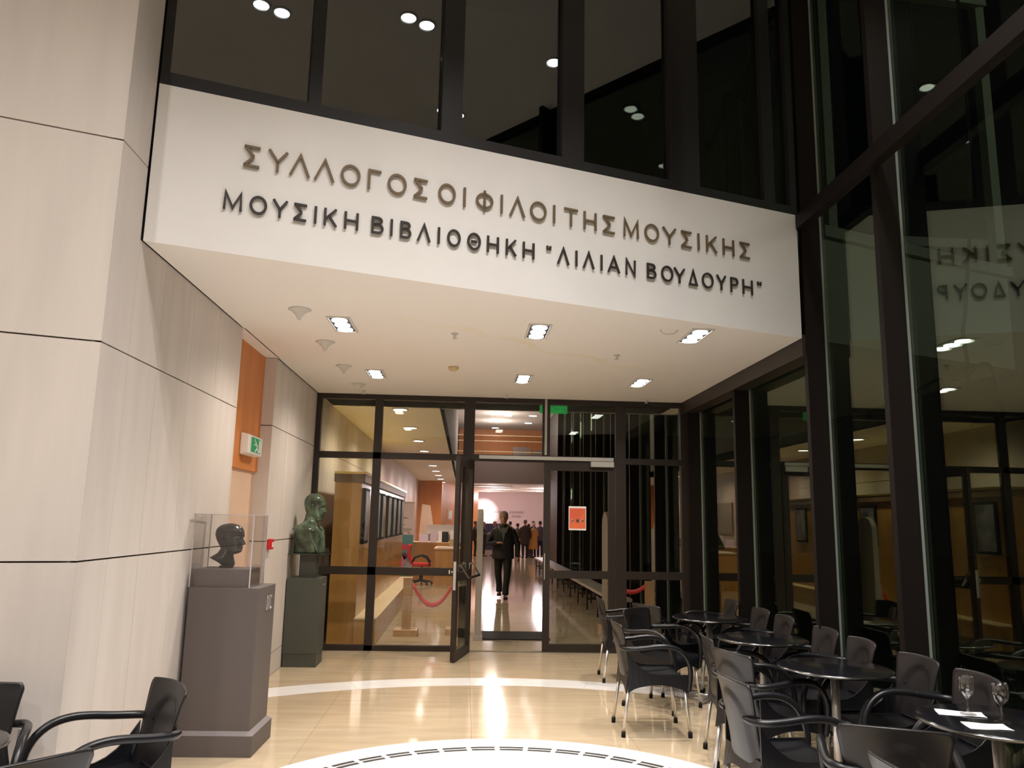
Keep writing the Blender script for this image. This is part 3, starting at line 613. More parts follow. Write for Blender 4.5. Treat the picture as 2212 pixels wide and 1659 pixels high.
rm.box(xx + 0.002, xx + 0.003, 7.53, 7.585, 2.182, 2.302)
hd = MB().lathe([(0, 0), (0.011, 0), (0.011, 0.002), (0, 0.002)], 0, 0, 10); hd.v = [(xx + 0.002 + v[2], 7.385 + v[0], 2.288 + v[1]) for v in hd.v]
rm.add(hd.v, hd.f); rm.build('running_figure', M['white'], ex)
fc = MB().box(XL, XL + 0.045, 7.99, 8.09, 1.275, 1.375).build('fire_alarm_button', M['red'], bevel=0.006); tag(fc, 'small red fire alarm button on the stone wall between the two pedestals', 'fire alarm')
MB().box(XL + 0.045, XL + 0.047, 8.015, 8.065, 1.295, 1.345).build('label_plate', M['white'], fc)
# hanging acrylic EXIT plate, read from the corridor side
es = MB().box(0.985, 1.365, 10.60, 10.612, 3.055, 3.165).build('exit_sign', GL_SIGN); tag(es, 'hanging green acrylic exit sign seen from behind over the closed door', 'exit sign')
for c, a, b in (('E', 1.225, 1.285), ('X', 1.145, 1.205), ('I', 1.105, 1.125), ('T', 1.030, 1.085)):
    mb = MB()
    for st in glyph(c, b - a, 0.062, 0.012): ribbon(mb, st, 0.012, lambda x, z, d: (b - x, 10.612 + d, 3.078 + z), 0.002)
    mb.build('letter', mat('pale_sign_letter', (0.7, 0.85, 0.7), 0.5), es, normals=True)

# ================================================================== PEDESTALS AND BUSTS
p1 = thing('pedestal', 'tall taupe grey pedestal with plinth, carrying the acrylic case', 'pedestal', (-1.655, 5.96, 0), math.radians(-1.0))
MB().box(-0.240, 0.245, -0.225, 0.225, 0.150, 1.10).build('column', M['taupe'], p1, bevel=0.004)
b = MB(); b.box(-0.262, 0.275, -0.255, 0.255, 0, 0.135); b.build('plinth', M['taupe'], p1, bevel=0.003)
b = MB(); x0, x1, y0, y1 = -0.262, 0.275, -0.255, 0.255
b.add([(x0, y0, .135), (x1, y0, .135), (x1, y1, .135), (x0, y1, .135), (-.24, -.225, .160), (.245, -.225, .160), (.245, .225, .160), (-.24, .225, .160)], [(0, 1, 5, 4), (1, 2, 6, 5), (2, 3, 7, 6), (3, 0, 4, 7), (3, 2, 1, 0), (4, 5, 6, 7)]).build('bevelled_edge', M['taupe_edge'], p1)
MB().box(-0.22, 0.155, -0.19, 0.10, 1.10, 1.225).build('upper_block', M['taupe'], p1, bevel=0.003)
cp = MB().box(-0.235, 0.185, -0.215, -0.211, 1.101, 1.60).box(-0.235, 0.185, 0.130, 0.134, 1.101, 1.60).box(-0.235, -0.231, -0.211, 0.130, 1.101, 1.60).box(0.181, 0.185, -0.211, 0.130, 1.101, 1.60).box(-0.235, 0.185, -0.215, 0.134, 1.60, 1.605)
lp = MB().box(0.245, 0.249, -0.02, 0.10, 0.93, 1.03); lp.build('label_holder', M['taupe_edge'], p1)
st = MB()
for yy in (-0.015, 0.095):
    for zz in (0.938, 1.022): st.tube([(0.246, yy, zz), (0.256, yy, zz)], 0.008, 10)
st.build('screw_cap', M['chrome'], p1)
ac = cp.build('display_case', GL_ACR, None); ac.location = (-1.665, 5.96, 0.0); ac.rotation_euler.z = math.radians(-1.5)
tag(ac, 'clear acrylic display case over the dark bronze head', 'display case')
ed = MB()
for (xa, ya) in ((-0.233, -0.213), (0.183, -0.213), (-0.233, 0.132), (0.183, 0.132)): ed.box(xa - 0.0035, xa + 0.0035, ya - 0.0035, ya + 0.0035, 1.101, 1.605)
for ya in (-0.213, 0.132): ed.box(-0.235, 0.185, ya - 0.003, ya + 0.003, 1.600, 1.606)
for xa in (-0.233, 0.183): ed.box(xa - 0.003, xa + 0.003, -0.213, 0.132, 1.600, 1.606)
ed.build('case_edge', mat('frosted_case_edge', (0.55, 0.50, 0.49), 0.25), ac)

def loft(rings, n, fn):
    """rings: list of parameter tuples; fn(ring, theta) -> point"""
    mb = MB(); k = len(rings)
    vs = [fn(r, 2 * PI * j / n) for r in rings for j in range(n)]
    fs = [(i * n + j, i * n + (j + 1) % n, (i + 1) * n + (j + 1) % n, (i + 1) * n + j) for i in range(k - 1) for j in range(n)]
    fs += [tuple(range(n - 1, -1, -1)), tuple((k - 1) * n + j for j in range(n))]
    return mb.add(vs, fs, True)
def lerp_tab(tab, z):
    for a, b in zip(tab[:-1], tab[1:]):
        if a[0] <= z <= b[0]:
            f = (z - a[0]) / (b[0] - a[0]); f = f * f * (3 - 2 * f) if False else f
            return [p + (q - p) * f for p, q in zip(a[1:], b[1:])]
    return list(tab[-1][1:]) if z > tab[-1][0] else list(tab[0][1:])
# head profile (unit height chin 0 .. crown 1, facing +x): z, back x, front x, half width
HEAD = [(-0.06, -0.20, 0.12, 0.17), (0.0, -0.24, 0.27, 0.19), (0.05, -0.26, 0.335, 0.21), (0.12, -0.28, 0.345, 0.235), (0.20, -0.31, 0.335, 0.255), (0.30, -0.36, 0.335, 0.275), (0.42, -0.41, 0.335, 0.30), (0.50, -0.43, 0.325, 0.315), (0.56, -0.445, 0.345, 0.325), (0.65, -0.45, 0.350, 0.33), (0.75, -0.44, 0.33, 0.325), (0.84, -0.40, 0.28, 0.295), (0.91, -0.34, 0.20, 0.24), (0.96, -0.26, 0.11, 0.175), (0.99, -0.16, 0.01, 0.09), (1.0, -0.09, -0.05, 0.03)]
def head_pt(z, th, s=1.0):
    xb, xf, wd = lerp_tab(HEAD, z); cx = (xb + xf) / 2 * 0.6 - 0.02
    c, sn = math.cos(th), math.sin(th)
    x = cx + (xf - cx) * c if c > 0 else cx + (cx - xb) * c
    e = 0.86; y = wd * (abs(sn) ** e) * (1 if sn >= 0 else -1)
    if c > 0.15 and z > 0.0:
        nose = max(0, 1 - abs(y) / (0.055 if z > 0.36 else 0.075))
        if 0.26 < z < 0.56:
            prof = (0.56 - z) / 0.24 if z > 0.32 else max(0, (z - 0.26) / 0.06)
            x += 0.125 * min(1, prof) * nose ** 0.8
        for sgn in (-1, 1):                                   # eye sockets and eyeballs
            dy = (y - sgn * 0.125) / 0.075; dz = (z - 0.49) / 0.055
            x -= 0.050 * math.exp(-dy * dy - dz * dz); x += 0.022 * math.exp(-(dy * 1.7) ** 2 - (dz * 1.7) ** 2)
        dz = (z - 0.575) / 0.03; x += 0.022 * math.exp(-dz * dz) * (1 if abs(y) < 0.22 else 0.3)      # brow
        ml = math.exp(-(y / 0.11) ** 2)
        x += ml * (0.030 * math.exp(-((z - 0.215) / 0.020) ** 2) + 0.028 * math.exp(-((z - 0.160) / 0.022) ** 2) - 0.022 * math.exp(-((z - 0.187) / 0.010) ** 2) - 0.020 * math.exp(-((z - 0.11) / 0.025) ** 2))
    return Vector((x, y, z))
def ear(mb, sgn, place):
    pts = [(-0.02, 0.36), (0.03, 0.38), (0.04, 0.46), (0.035, 0.54), (-0.01, 0.585), (-0.065, 0.57), (-0.09, 0.50), (-0.07, 0.42), (-0.02, 0.36)]
    w0 = 0.30
    vs = [place(Vector((x - 0.03, sgn * w0, z))) for x, z in pts[:-1]] + [place(Vector((x - 0.05, sgn * (w0 + 0.065), z * 1.0))) for x, z in pts[:-1]] + [place(Vector((-0.05, sgn * (w0 + 0.035), 0.475)))]
    n_ = 8
    fs = [(i, (i + 1) % n_, n_ + (i + 1) % n_, n_ + i) for i in range(n_)] + [(n_ + i, n_ + (i + 1) % n_, 2 * n_) for i in range(n_)]
    mb.add(vs, fs, True)
def zlist(a, b, n): return [a + (b - a) * i / n for i in range(n + 1)]

# head on a cut neck (dark bronze)
HS = 0.208
def placeA(v):
    v = Vector((v.x * (1.32 if v.x < 0 else 1.02) - (0.05 * (1 - abs(v.z - 0.55)) if v.x < 0 else 0), v.y * 1.05, v.z)); a = math.radians(3); v = Vector((v.x * math.cos(a) + v.z * math.sin(a), v.y, -v.x * math.sin(a) + v.z * math.cos(a)))
    return Vector((0.032 + v.x * HS, v.y * HS, 0.095 + v.z * HS))
NECK = [(0.000, -0.040, 0.055, 0.050), (0.012, -0.060, 0.058, 0.062), (0.030, -0.105, 0.056, 0.080), (0.050, -0.122, 0.048, 0.090), (0.070, -0.100, 0.042, 0.078), (0.090, -0.070, 0.042, 0.062), (0.110, -0.055, 0.046, 0.052), (0.130, -0.048, 0.052, 0.048), (0.150, -0.045, 0.045, 0.040)]
mb = MB(); nn = 48
rings = [(t[1], t[2], t[3], t[0]) for t in NECK]
def neckpt(r, th):
    c, s_ = math.cos(th), math.sin(th); cx = (r[0] + r[1]) / 2; hx = (r[1] - r[0]) / 2
    z = r[3]
    if z < 0.06: z += max(0, -(cx + hx * c) - 0.01) * 0.45 * (1 - z / 0.06)
    return Vector((cx + hx * c, r[2] * s_, z))
mb2 = loft(rings, nn, neckpt); mb.add(mb2.v, mb2.f, True)
mb2 = loft([(z,) for z in zlist(-0.06, 1.0, 52)], nn, lambda r, th: placeA(head_pt(r[0], th))); mb.add(mb2.v, mb2.f, True)
for sg in (-1, 1): ear(mb, sg, placeA)
bh = mb.build('portrait_sculpture', M['bronze_dark'], None, loc=(-1.715, 5.945, 1.238), normals=True); bh.rotation_euler.z = math.radians(-6)
tag(bh, 'dark bronze bald head with cut neck inside the acrylic case', 'sculpture')
MB().lathe([(0.050, -0.013), (0.050, 0.001)], 0.0, 0, 20).build('base_disc', M['bronze_dark'], bh)

# second pedestal
p2 = thing('pedestal', 'green grey pedestal by the glazing, carrying the patinated bust', 'pedestal', (-1.735, 9.14, 0))
MB().box(-0.185, 0.185, -0.19, 0.19, 0.14, 0.935).build('column', M['greengrey'], p2, bevel=0.003)
MB().box(-0.18, 0.18, -0.182, 0.182, 0, 0.145).build('plinth', M['greengrey'], p2, bevel=0.003)
MB().box(-0.08, 0.10, -0.09, 0.09, 0.935, 1.188).build('neck_block', M['greengrey'], p2)
MB().box(-0.19, 0.225, -0.2, 0.2, 1.188, 1.200).build('glass_plate', M['blackglass'], p2)
st = MB(); st.tube([(0.186, 0.02, 0.86), (0.196, 0.02, 0.86)], 0.007, 8); st.tube([(0.186, -0.06, 0.86), (0.196, -0.06, 0.86)], 0.007, 8); st.build('screw_cap', M['chrome'], p2)
# patinated bust : head + cut shoulders with coat
BS = 0.298
def placeB(v):
    a = math.radians(2); v = Vector((v.x * math.cos(a) + v.z * math.sin(a), v.y, -v.x * math.sin(a) + v.z * math.cos(a)))
    return Vector((0.032 + v.x * BS, v.y * BS, 0.362 + v.z * BS))
TOR = [(0.0, -0.170, 0.145, 0.165), (0.05, -0.168, 0.140, 0.175), (0.12, -0.165, 0.132, 0.190), (0.19, -0.164, 0.122, 0.208), (0.235, -0.168, 0.108, 0.222), (0.262, -0.172, 0.098, 0.222), (0.285, -0.160, 0.086, 0.200), (0.310, -0.130, 0.074, 0.160), (0.335, -0.100, 0.064, 0.115), (0.355, -0.088, 0.068, 0.088), (0.385, -0.078, 0.070, 0.076), (0.42, -0.075, 0.074, 0.070), (0.45, -0.06, 0.06, 0.05)]
def torpt(r, th):
    z, xb, xf, wd = r; c, s_ = math.cos(th), math.sin(th); cx = (xb + xf) / 2; hx = (xf - xb) / 2
    sh = 0.62 if z < 0.27 else 0.62 + min(1, (z - 0.27) / 0.08) * 0.38
    x = cx + hx * (abs(c) ** sh) * (1 if c > 0 else -1); y = wd * (abs(s_) ** sh) * (1 if s_ > 0 else -1)
    # lapels: a raised coat edge slanting to the middle, an open collar in between
    if c > 0.0 and z < 0.30:
        lap = 0.015 + (0.30 - z) * -0.02 + 0.10 * (z / 0.30)
        d = abs(y) - lap
        x += 0.016 * math.exp(-((d - 0.03) / 0.02) ** 2) - 0.010 * math.exp(-(d / 0.008) ** 2) - (0.012 if d < 0 else 0) * min(1, z / 0.1)
    return Vector((x, y, z))
mb = MB(); zz = [0.0]
tb = []
for z in zlist(0, 0.45, 46): tb.append((z, *lerp_tab(TOR, z)))
mb2 = loft(tb, 72, torpt); mb.add(mb2.v, mb2.f, True)
mb2 = loft([(z,) for z in zlist(-0.06, 1.0, 52)], nn, lambda r, th: placeB(head_pt(r[0], th))); mb.add(mb2.v, mb2.f, True)
for sg in (-1, 1): ear(mb, sg, placeB)
for sg in (-1, 1):     # rolled edge of the coat over the cut shoulder and down the front
    mb.tube([(-0.165, sg * 0.145, 0.262), (-0.09, sg * 0.192, 0.268), (-0.02, sg * 0.200, 0.235), (0.04, sg * 0.186, 0.16), (0.095, sg * 0.165, 0.08), (0.13, sg * 0.150, 0.0)], [0.012, 0.016, 0.016, 0.014, 0.013, 0.012], 8)
    mb.tube([(-0.055, sg * 0.060, 0.372), (0.005, sg * 0.085, 0.335), (0.060, sg * 0.075, 0.300), (0.092, sg * 0.080, 0.262), (0.100, sg * 0.110, 0.250)], [0.014, 0.015, 0.013, 0.011, 0.006], 8)
b2 = mb.build('portrait_bust', M['patina'], None, loc=(-1.725, 9.14, 1.2015), normals=True); b2.rotation_euler.z = math.radians(-4)
tag(b2, 'green patinated bronze bust of a bald figure in a coat', 'sculpture')

# ================================================================== CHAIRS
def shell(rows, t, place=lambda v: v):
    """rows: grid of points (list of lists) -> closed thin shell of thickness t along the local normal"""
    R_, C_ = len(rows), len(rows[0]); P = [[Vector(p) for p in r] for r in rows]; N = []
    for i in range(R_):
        nr = []
        for j in range(C_):
            du = P[min(i + 1, R_ - 1)][j] - P[max(i - 1, 0)][j]; dv = P[i][min(j + 1, C_ - 1)] - P[i][max(j - 1, 0)]
            nr.append(du.cross(dv).normalized())
        N.append(nr)
    vs = [P[i][j] for i in range(R_) for j in range(C_)] + [P[i][j] + N[i][j] * t for i in range(R_) for j in range(C_)]
    o = R_ * C_; fs = []
    for i in range(R_ - 1):
        for j in range(C_ - 1):
            a, b, c, d = i * C_ + j, i * C_ + j + 1, (i + 1) * C_ + j + 1, (i + 1) * C_ + j
            fs += [(a, d, c, b), (o + a, o + b, o + c, o + d)]
    bd = [j for j in range(C_)] + [i * C_ + C_ - 1 for i in range(1, R_)] + [(R_ - 1) * C_ + j for j in range(C_ - 2, -1, -1)] + [i * C_ for i in range(R_ - 2, 0, -1)]
    for a, b in zip(bd, bd[1:] + bd[:1]): fs.append((a, b, o + b, o + a))
    return MB().add(vs, fs, True)
def make_chair():
    t = thing('armchair', 'x', 'chair', (0, 0, 0))
    # seat : dished top with rounded front edge and a deep apron all round
    g = []
    for i in range(13):
        u = i / 12; x = -0.205 + 0.445 * u; r = []
        for j in range(13):
            v = j / 12 * 2 - 1; wdt = 0.205 + 0.018 * u
            z = 0.442 - 0.016 * (1 - v * v) * math.sin(PI * min(1, u * 1.15)) - (0.030 * ((u - 0.9) / 0.1) ** 2 if u > 0.9 else 0)
            r.append((x, v * wdt, z))
        g.append(r)
    s = shell(g, -0.010)
    # apron: front strip, side strips with arched lower edge
    def strip(pts_top, pts_bot, th):
        return shell([pts_top, pts_bot], th)
    N_ = 10
    for sg in (-1, 1):
        top = []; bot = []
        for i in range(N_ + 1):
            u = i / N_; x = -0.225 + 0.465 * u; y = sg * (0.222 + 0.004 * u)
            zt = 0.455 + (0.165 * (1 - u / 0.5) ** 2.2 if u < 0.5 else 0); arch = 0.062 * math.sin(PI * u) ** 0.6 if 0 < u < 1 else 0
            top.append((x, y, zt)); bot.append((x, y * 1.02, 0.315 + arch))
        q = strip(top, bot, 0.010 * sg); s.add(q.v, q.f, False)
    top = []; bot = []; top2 = []; bot2 = []
    for i in range(N_ + 1):
        v = i / N_ * 2 - 1; arch = 0.055 * (1 - abs(v) ** 2.5)
        top.append((0.240, v * 0.222, 0.415)); bot.append((0.244, v * 0.226, 0.315 + arch))
        top2.append((-0.215, v * 0.215, 0.455)); bot2.append((-0.232, v * 0.222, 0.315 + arch))
    q = strip(top, bot, -0.010); s.add(q.v, q.f, False)
    q = strip(top2, bot2, -0.010); s.add(q.v, q.f, False)
    s.build('seat', M['resin'], t, normals=True)
    # backrest with a pressed arch-shaped hollow
    g = []; NU, NV = 26, 22
    for i in range(NU + 1):
        u = i / NU; z = 0.42 + 0.415 * u; r = []
        hw = 0.178 + 0.040 * max(0, (u - 0.38)) / 0.62; hw += 0.030 * max(0, 0.30 - u) / 0.30
        if u > 0.90: hw -= 0.020 * ((u - 0.90) / 0.10) ** 2
        xb = -0.190 - 0.075 * u ** 1.15
        for j in range(NV + 1):
            v = j / NV * 2 - 1
            x = xb - 0.040 * (1 - v * v) * (0.6 + 0.4 * u); zz = z - (0.020 * v * v * max(0, u - 0.8) / 0.2) - (0.010 * (1 - v * v) if u > 0.99 else 0)
            e = (v / 0.74) ** 2 + (max(0, u - 0.35) / 0.46) ** 2
            k = min(1, max(0, (1.12 - e) / 0.30)); x -= 0.011 * k * k * (3 - 2 * k)
            r.append((x, v * hw, zz))
        g.append(r)
    shell(g, 0.011).build('backrest', M['resin_back'], t, normals=True)
    # arms
    for sg in (-1, 1):
        pts = [(-0.262, sg * 0.120, 0.640), (-0.258, sg * 0.180, 0.640), (-0.235, sg * 0.228, 0.642), (-0.185, sg * 0.250, 0.644), (-0.10, sg * 0.258, 0.652), (-0.01, sg * 0.262, 0.664), (0.07, sg * 0.264, 0.666), (0.145, sg * 0.262, 0.650), (0.205, sg * 0.258, 0.608), (0.242, sg * 0.252, 0.545), (0.256, sg * 0.244, 0.475), (0.252, sg * 0.236, 0.40), (0.244, sg * 0.230, 0.335)]
        sp = smooth_path(pts, 3); MB().tube(sp, [0.0135 + 0.0055 * min(1, q_ / 6) for q_ in range(len(sp) - 1)] + [0.017], 12).build('armrest', M['resin'], t)
    for sx in (-1, 1):
        for sg in (-1, 1):
            a = (sx * 0.215, sg * 0.205, 0.36); b = (sx * (0.250 if sx > 0 else 0.262), sg * (0.225 if sx > 0 else 0.222), 0.028)
            lg = MB().tube([a, b], 0.0125, 10).build('leg', M['alu_leg'], t)
            d = Vector(b) - Vector(a); e = Vector(b) - d.normalized() * 0.012
            MB().tube([tuple(e), (b[0], b[1], 0.0)], 0.0165, 10).build('foot_cap', M['black'], lg)
    return t
ch0 = make_chair(); used = [False]
def chair(x, y, deg, label, group='black armchairs with metal legs'):
    o = ch0 if not used[0] else copy_tree(ch0); used[0] = True
    o.location = (x, y, 0.0013); o.rotation_euler = (0, 0, math.radians(deg)); o['label'] = label; o['group'] = group
    return o
G1 = 'black armchairs on the right side'; G2 = 'black armchairs at lower left'
chair(1.515, 6.46, -1, 'black armchair standing foremost on the open beige floor, its silver legs fully visible', G1)
chair(1.73, 8.47, -3, 'black armchair farthest back on the aisle side, beside the closed door leaf', G1)
chair(1.80, 7.24, -46, 'dark armchair turned towards the viewer, between the foremost chair and the door', G1)
chair(2.03, 7.93, 27, 'black armchair half hidden behind the one turned towards the viewer', G1)
chair(2.02, 5.69, -7, 'black armchair of the aisle row at the second nearest table pole, edge-on back', G1)
chair(1.95, 5.13, 17, 'black armchair with broad greyish back in the middle of the aisle row', G1)
chair(1.69, 4.24, 4, 'black armchair of the aisle row with pale edge-on back and large armrest loops', G1)
chair(1.83, 3.46, 68, 'black armchair with its wide back to the viewer at the bottom right table', G1)
chair(1.75, 2.72, 2, 'black armchair cut off by the bottom edge, nearest on the right', G1)
for yy, a, lb in [(8.37, 178, 'farthest armchair with its back to the glass wall'), (7.53, 181, 'second farthest armchair with its back to the glass wall'), (6.98, 179, 'third farthest armchair with its back to the glass wall'), (6.18, 180, 'fourth armchair from the far end along the glass wall'), (5.63, 178, 'fifth armchair from the far end along the glass wall'), (4.91, 182, 'armchair along the glass wall behind the left of the wine glasses'), (4.36, 178, 'nearest armchair along the glass wall, behind the wine glasses')]:
    chair(2.562, yy, a, lb, G1)
chair(-1.565, 3.78, 219, 'black armchair beside the taupe pedestal, its inner side towards the viewer', G2)
chair(-2.11, 3.62, -68, 'black armchair against the stone wall at the left picture edge', G2)
chair(-1.575, 2.93, 139, 'black armchair cut off by the bottom left corner, back to the viewer', G2)

# ---- tables
def make_table():
    t = thing('cafe_table', 'x', 'table')
    MB().lathe([(0.0, 0.728), (0.318, 0.728), (0.332, 0.734), (0.336, 0.741), (0.332, 0.749), (0.325, 0.751), (0.0, 0.751)], 0, 0, 48).build('table_top', M['tabletop'], t)
    MB().lathe([(0.3345, 0.7355), (0.3385, 0.7385), (0.3385, 0.7435), (0.3345, 0.7465)], 0, 0, 48).build('edge_band', mat('dark_metal_edge', (0.25, 0.25, 0.25), 0.18, metal=1.0), t)
    MB().tube([(0, 0, 0.035), (0, 0, 0.725)], 0.026, 16).build('pole', M['alu_leg'], t)
    MB().lathe([(0.075, 0.715), (0.075, 0.728), (0.0, 0.728)], 0, 0, 16).build('top_plate', M['black'], t)
    for k in range(4):
        a = PI / 4 + k * PI / 2; c, s_ = math.cos(a), math.sin(a)
        MB().tube([(0.015 * c, 0.015 * s_, 0.05), (0.12 * c, 0.12 * s_, 0.042), (0.25 * c, 0.25 * s_, 0.016)], [0.022, 0.018, 0.014], 8).build('foot', M['alu'], t)
    return t
tb0 = make_table()
for i, (x, y, lb) in enumerate([(2.30, 7.44, 'farthest round black cafe table near the glazing'), (2.30, 6.12, 'second farthest round black cafe table by the glass wall'), (2.30, 4.93, 'second nearest empty round black cafe table by the glass wall'), (2.43, 3.62, 'round black cafe table with two wine glasses and napkins'), (-2.00, 3.13, 'round black cafe table cut off by the left picture edge')]):
    o = tb0 if i == 0 else copy_tree(tb0); o.location = (x, y, 0.0013); o['label'] = lb; o['group'] = 'round black cafe tables'
TZ = 0.7525
gp = [(0.0, 0.0), (0.034, 0.0), (0.035, 0.002), (0.020, 0.006), (0.006, 0.012), (0.0042, 0.030), (0.0042, 0.062), (0.007, 0.072), (0.018, 0.082), (0.030, 0.100), (0.0355, 0.122), (0.0345, 0.145), (0.031, 0.168), (0.0298, 0.168), (0.0332, 0.145), (0.0342, 0.122), (0.0288, 0.101), (0.016, 0.084), (0.0, 0.079)]
gm = MB().lathe(gp, 0, 0, 28).mesh('wine_glass', GL_WINE)
a = inst('wine_glass', gm, None, (2.355, 3.705, TZ + 0.005)); tag(a, 'left empty wine glass, its foot on a white napkin', 'wine glass', 'wine glasses')
a = inst('wine_glass', gm, None, (2.435, 3.585, TZ)); tag(a, 'right empty wine glass standing on the bare black table', 'wine glass', 'wine glasses')
def napkin(cx, cy, rz, lx, ly, label):
    rows = []
    for i in range(7):
        u = i / 6 * 2 - 1; rows.append([(u * lx / 2, (j / 4 * 2 - 1) * ly / 2, 0.003 + 0.002 * math.sin(3 * u + j)) for j in range(5)])
    o = shell(rows, -0.003).build('napkin', M['napkin'], None, loc=(cx, cy, TZ), normals=True); o.rotation_euler.z = rz
    tag(o, label, 'napkin', 'white napkins'); return o
napkin(2.335, 3.735, math.radians(-20), 0.20, 0.10, 'folded white napkin under the left wine glass')
napkin(2.305, 3.500, math.radians(-12), 0.175, 0.11, 'folded white napkin nearest the viewer beside the right wine glass')

# ================================================================== THINGS IN THE CORRIDOR
# display wall with bench
dw = thing('display_wall', 'honey wood display wall with framed prints and a low bench', 'display wall', (-1.36, 10.5, 0))
MB().box(-0.35, 0, 0, 7.3, 0, 2.06).build('body', M['wood'], dw)
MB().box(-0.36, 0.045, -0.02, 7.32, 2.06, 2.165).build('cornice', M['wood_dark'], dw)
MB().box(-0.36, 0.055, -0.025, 7.325, 2.165, 2.195).build('brass_edge', M['brass'], dw)
bn = MB().box(0, 0.27, -0.1, 7.3, 0, 0.325).build('bench', M['wood'], dw); MB().box(0, 0.28, -0.11, 7.3, 0.325, 0.345).build('bench_top', M['wood_top'], bn)
FR = [(10.62, 11.10), (12.02, 12.5), (12.86, 13.32), (13.88, 14.42), (14.86, 15.42), (15.85, 16.42), (16.80, 17.3)]
for i, (ya, yb) in enumerate(FR):
    f = MB().box(-1.36, -1.318, ya, yb, 1.26, 1.99).build('picture_frame', M['black']); tag(f, ['nearest framed print on the wooden display wall, by the corner', 'second framed print on the display wall, mostly behind the mullion', 'third framed print on the display wall', 'fourth framed print on the display wall', 'fifth framed print on the display wall', 'sixth framed print on the display wall', 'farthest framed print on the display wall'][i], 'picture', 'framed prints on the display wall')
    MB().box(-1.318, -1.314, ya + 0.04, yb - 0.04, 1.30, 1.95).build('print', M['print'], f)
# roll-up banner
bn = thing('banner_stand', 'roll-up banner, white text above teal field with coloured shapes', 'banner', (-1.46, 20.75, 0))
MB().box(-0.155, 0.155, -0.006, 0.0, 1.19, 2.0).build('white_field', M['paper'], bn)
bf = MB().box(-0.155, 0.155, -0.006, 0.0, 0.06, 1.19).build('coloured_field', mat('teal_print', (0.10, 0.36, 0.38), 0.6), bn)
MB().box(-0.165, 0.165, -0.012, 0.01, 1.995, 2.03).build('top_bar', M['alu'], bn); MB().box(-0.17, 0.17, -0.08, 0.08, 0, 0.06).build('base', M['alu'], bn)
for nm, pts, cc in [('red_shape', [(-.155, 0.99), (-.145, 0.79), (-.02, 0.80), (0.035, 0.92)], (0.75, 0.05, 0.12)), ('dark_shape', [(-.13, 0.72), (-.06, 0.55), (0.02, 0.60), (0.05, 0.66), (-.04, 0.74)], (0.12, 0.03, 0.08)), ('pink_shape', [(-.155, 0.60), (-.14, 0.30), (-.06, 0.38), (0.0, 0.58), (-.05, 0.66)], (0.75, 0.25, 0.42)), ('olive_shape', [(0.0, 0.70), (0.06, 0.78), (0.10, 0.62), (0.03, 0.60)], (0.42, 0.32, 0.08)), ('grey_shape', [(-.05, 0.20), (0.0, 0.52), (0.15, 0.50), (0.15, 0.20)], (0.42, 0.45, 0.52)), ('green_shape', [(-.155, 0.06), (-.155, 0.24), (0.155, 0.28), (0.155, 0.06)], (0.12, 0.36, 0.10))]:
    q = MB(); k_ = len(pts); q.add([(x, -0.0062, z) for x, z in pts] + [(x, -0.0095, z) for x, z in pts], [tuple(range(k_)), tuple(range(2 * k_ - 1, k_ - 1, -1))] + [(i, k_ + i, k_ + (i + 1) % k_, (i + 1) % k_) for i in range(k_)]); q.build(nm, mat(nm, cc, 0.6), bf, normals=True)
tl = MB()
for z_, x0_, x1_ in [(1.62, -.15, -.02), (1.60, -.15, 0.02), (1.44, -.14, -.06), (1.33, -.14, 0.10), (1.30, -.14, 0.12), (1.27, -.14, 0.06), (1.215, 0.0, 0.10), (1.235, 0.0, 0.06), (1.215, -.14, -.08)]: tl.box(x0_, x1_, -0.008, -0.006, z_, z_ + 0.012)
tl.build('text_lines', M['greywall'], bn)
# reception desk
ds = thing('reception_desk', 'honey wood reception desk behind the red chair', 'desk', (-0.75, 20.9, 0))
MB().box(-0.6, 0.75, 0, 0.7, 0, 0.985).build('body', M['wood'], ds); MB().box(-0.62, 0.77, -0.02, 0.72, 0.985, 1.01).build('top', M['wood_top'], ds)
MB().box(0.06, 0.75, -1.5, -0.02, 0, 0.885).build('front_wing', M['wood'], ds); MB().box(0.04, 0.77, -1.52, -0.02, 0.885, 0.91).build('wing_top', M['wood_top'], ds)
def leaflet(x, y, z, wd, h, mt, label, cat='leaflet', rz=0.0):
    o = MB().add([(-wd / 2, 0, 0), (wd / 2, 0, 0), (wd / 2, 0.06, h), (-wd / 2, 0.06, h), (-wd / 2, 0.012, 0), (wd / 2, 0.012, 0), (wd / 2, 0.066, h), (-wd / 2, 0.066, h)], [(0, 1, 2, 3), (7, 6, 5, 4), (0, 4, 5, 1), (1, 5, 6, 2), (2, 6, 7, 3), (3, 7, 4, 0)]).build('leaflet_stand', mt, None, loc=(x, y, z), normals=True)
    o.rotation_euler.z = rz; tag(o, label, cat, 'papers on the reception desk'); return o
PL = mat('lilac_paper', (0.62, 0.52, 0.62), 0.6)
leaflet(-1.05, 20.95, 1.01, 0.24, 0.20, PL, 'wide pale lilac leaflet stand at the left of the desk')
leaflet(-0.79, 20.95, 1.01, 0.18, 0.30, PL, 'taller pale lilac leaflet stand in the middle of the desk')
leaflet(-0.62, 21.1, 1.01, 0.10, 0.28, M['paper'], 'narrow white leaflet stand beside the dark one')
leaflet(-0.49, 20.95, 1.01, 0.17, 0.27, M['black'], 'dark leaflet stand in the middle of the desk')
leaflet(-0.30, 21.1, 1.01, 0.13, 0.30, M['paper'], 'white leaflet stand right of the dark one')
leaflet(-0.12, 21.1, 1.01, 0.12, 0.26, M['paper'], 'white leaflet stand at the right end of the desk')
leaflet(-0.30, 20.0, 0.912, 0.13, 0.20, mat('kraft_card', (0.52, 0.38, 0.16), 0.6), 'small brown card standing on the lower desk wing')
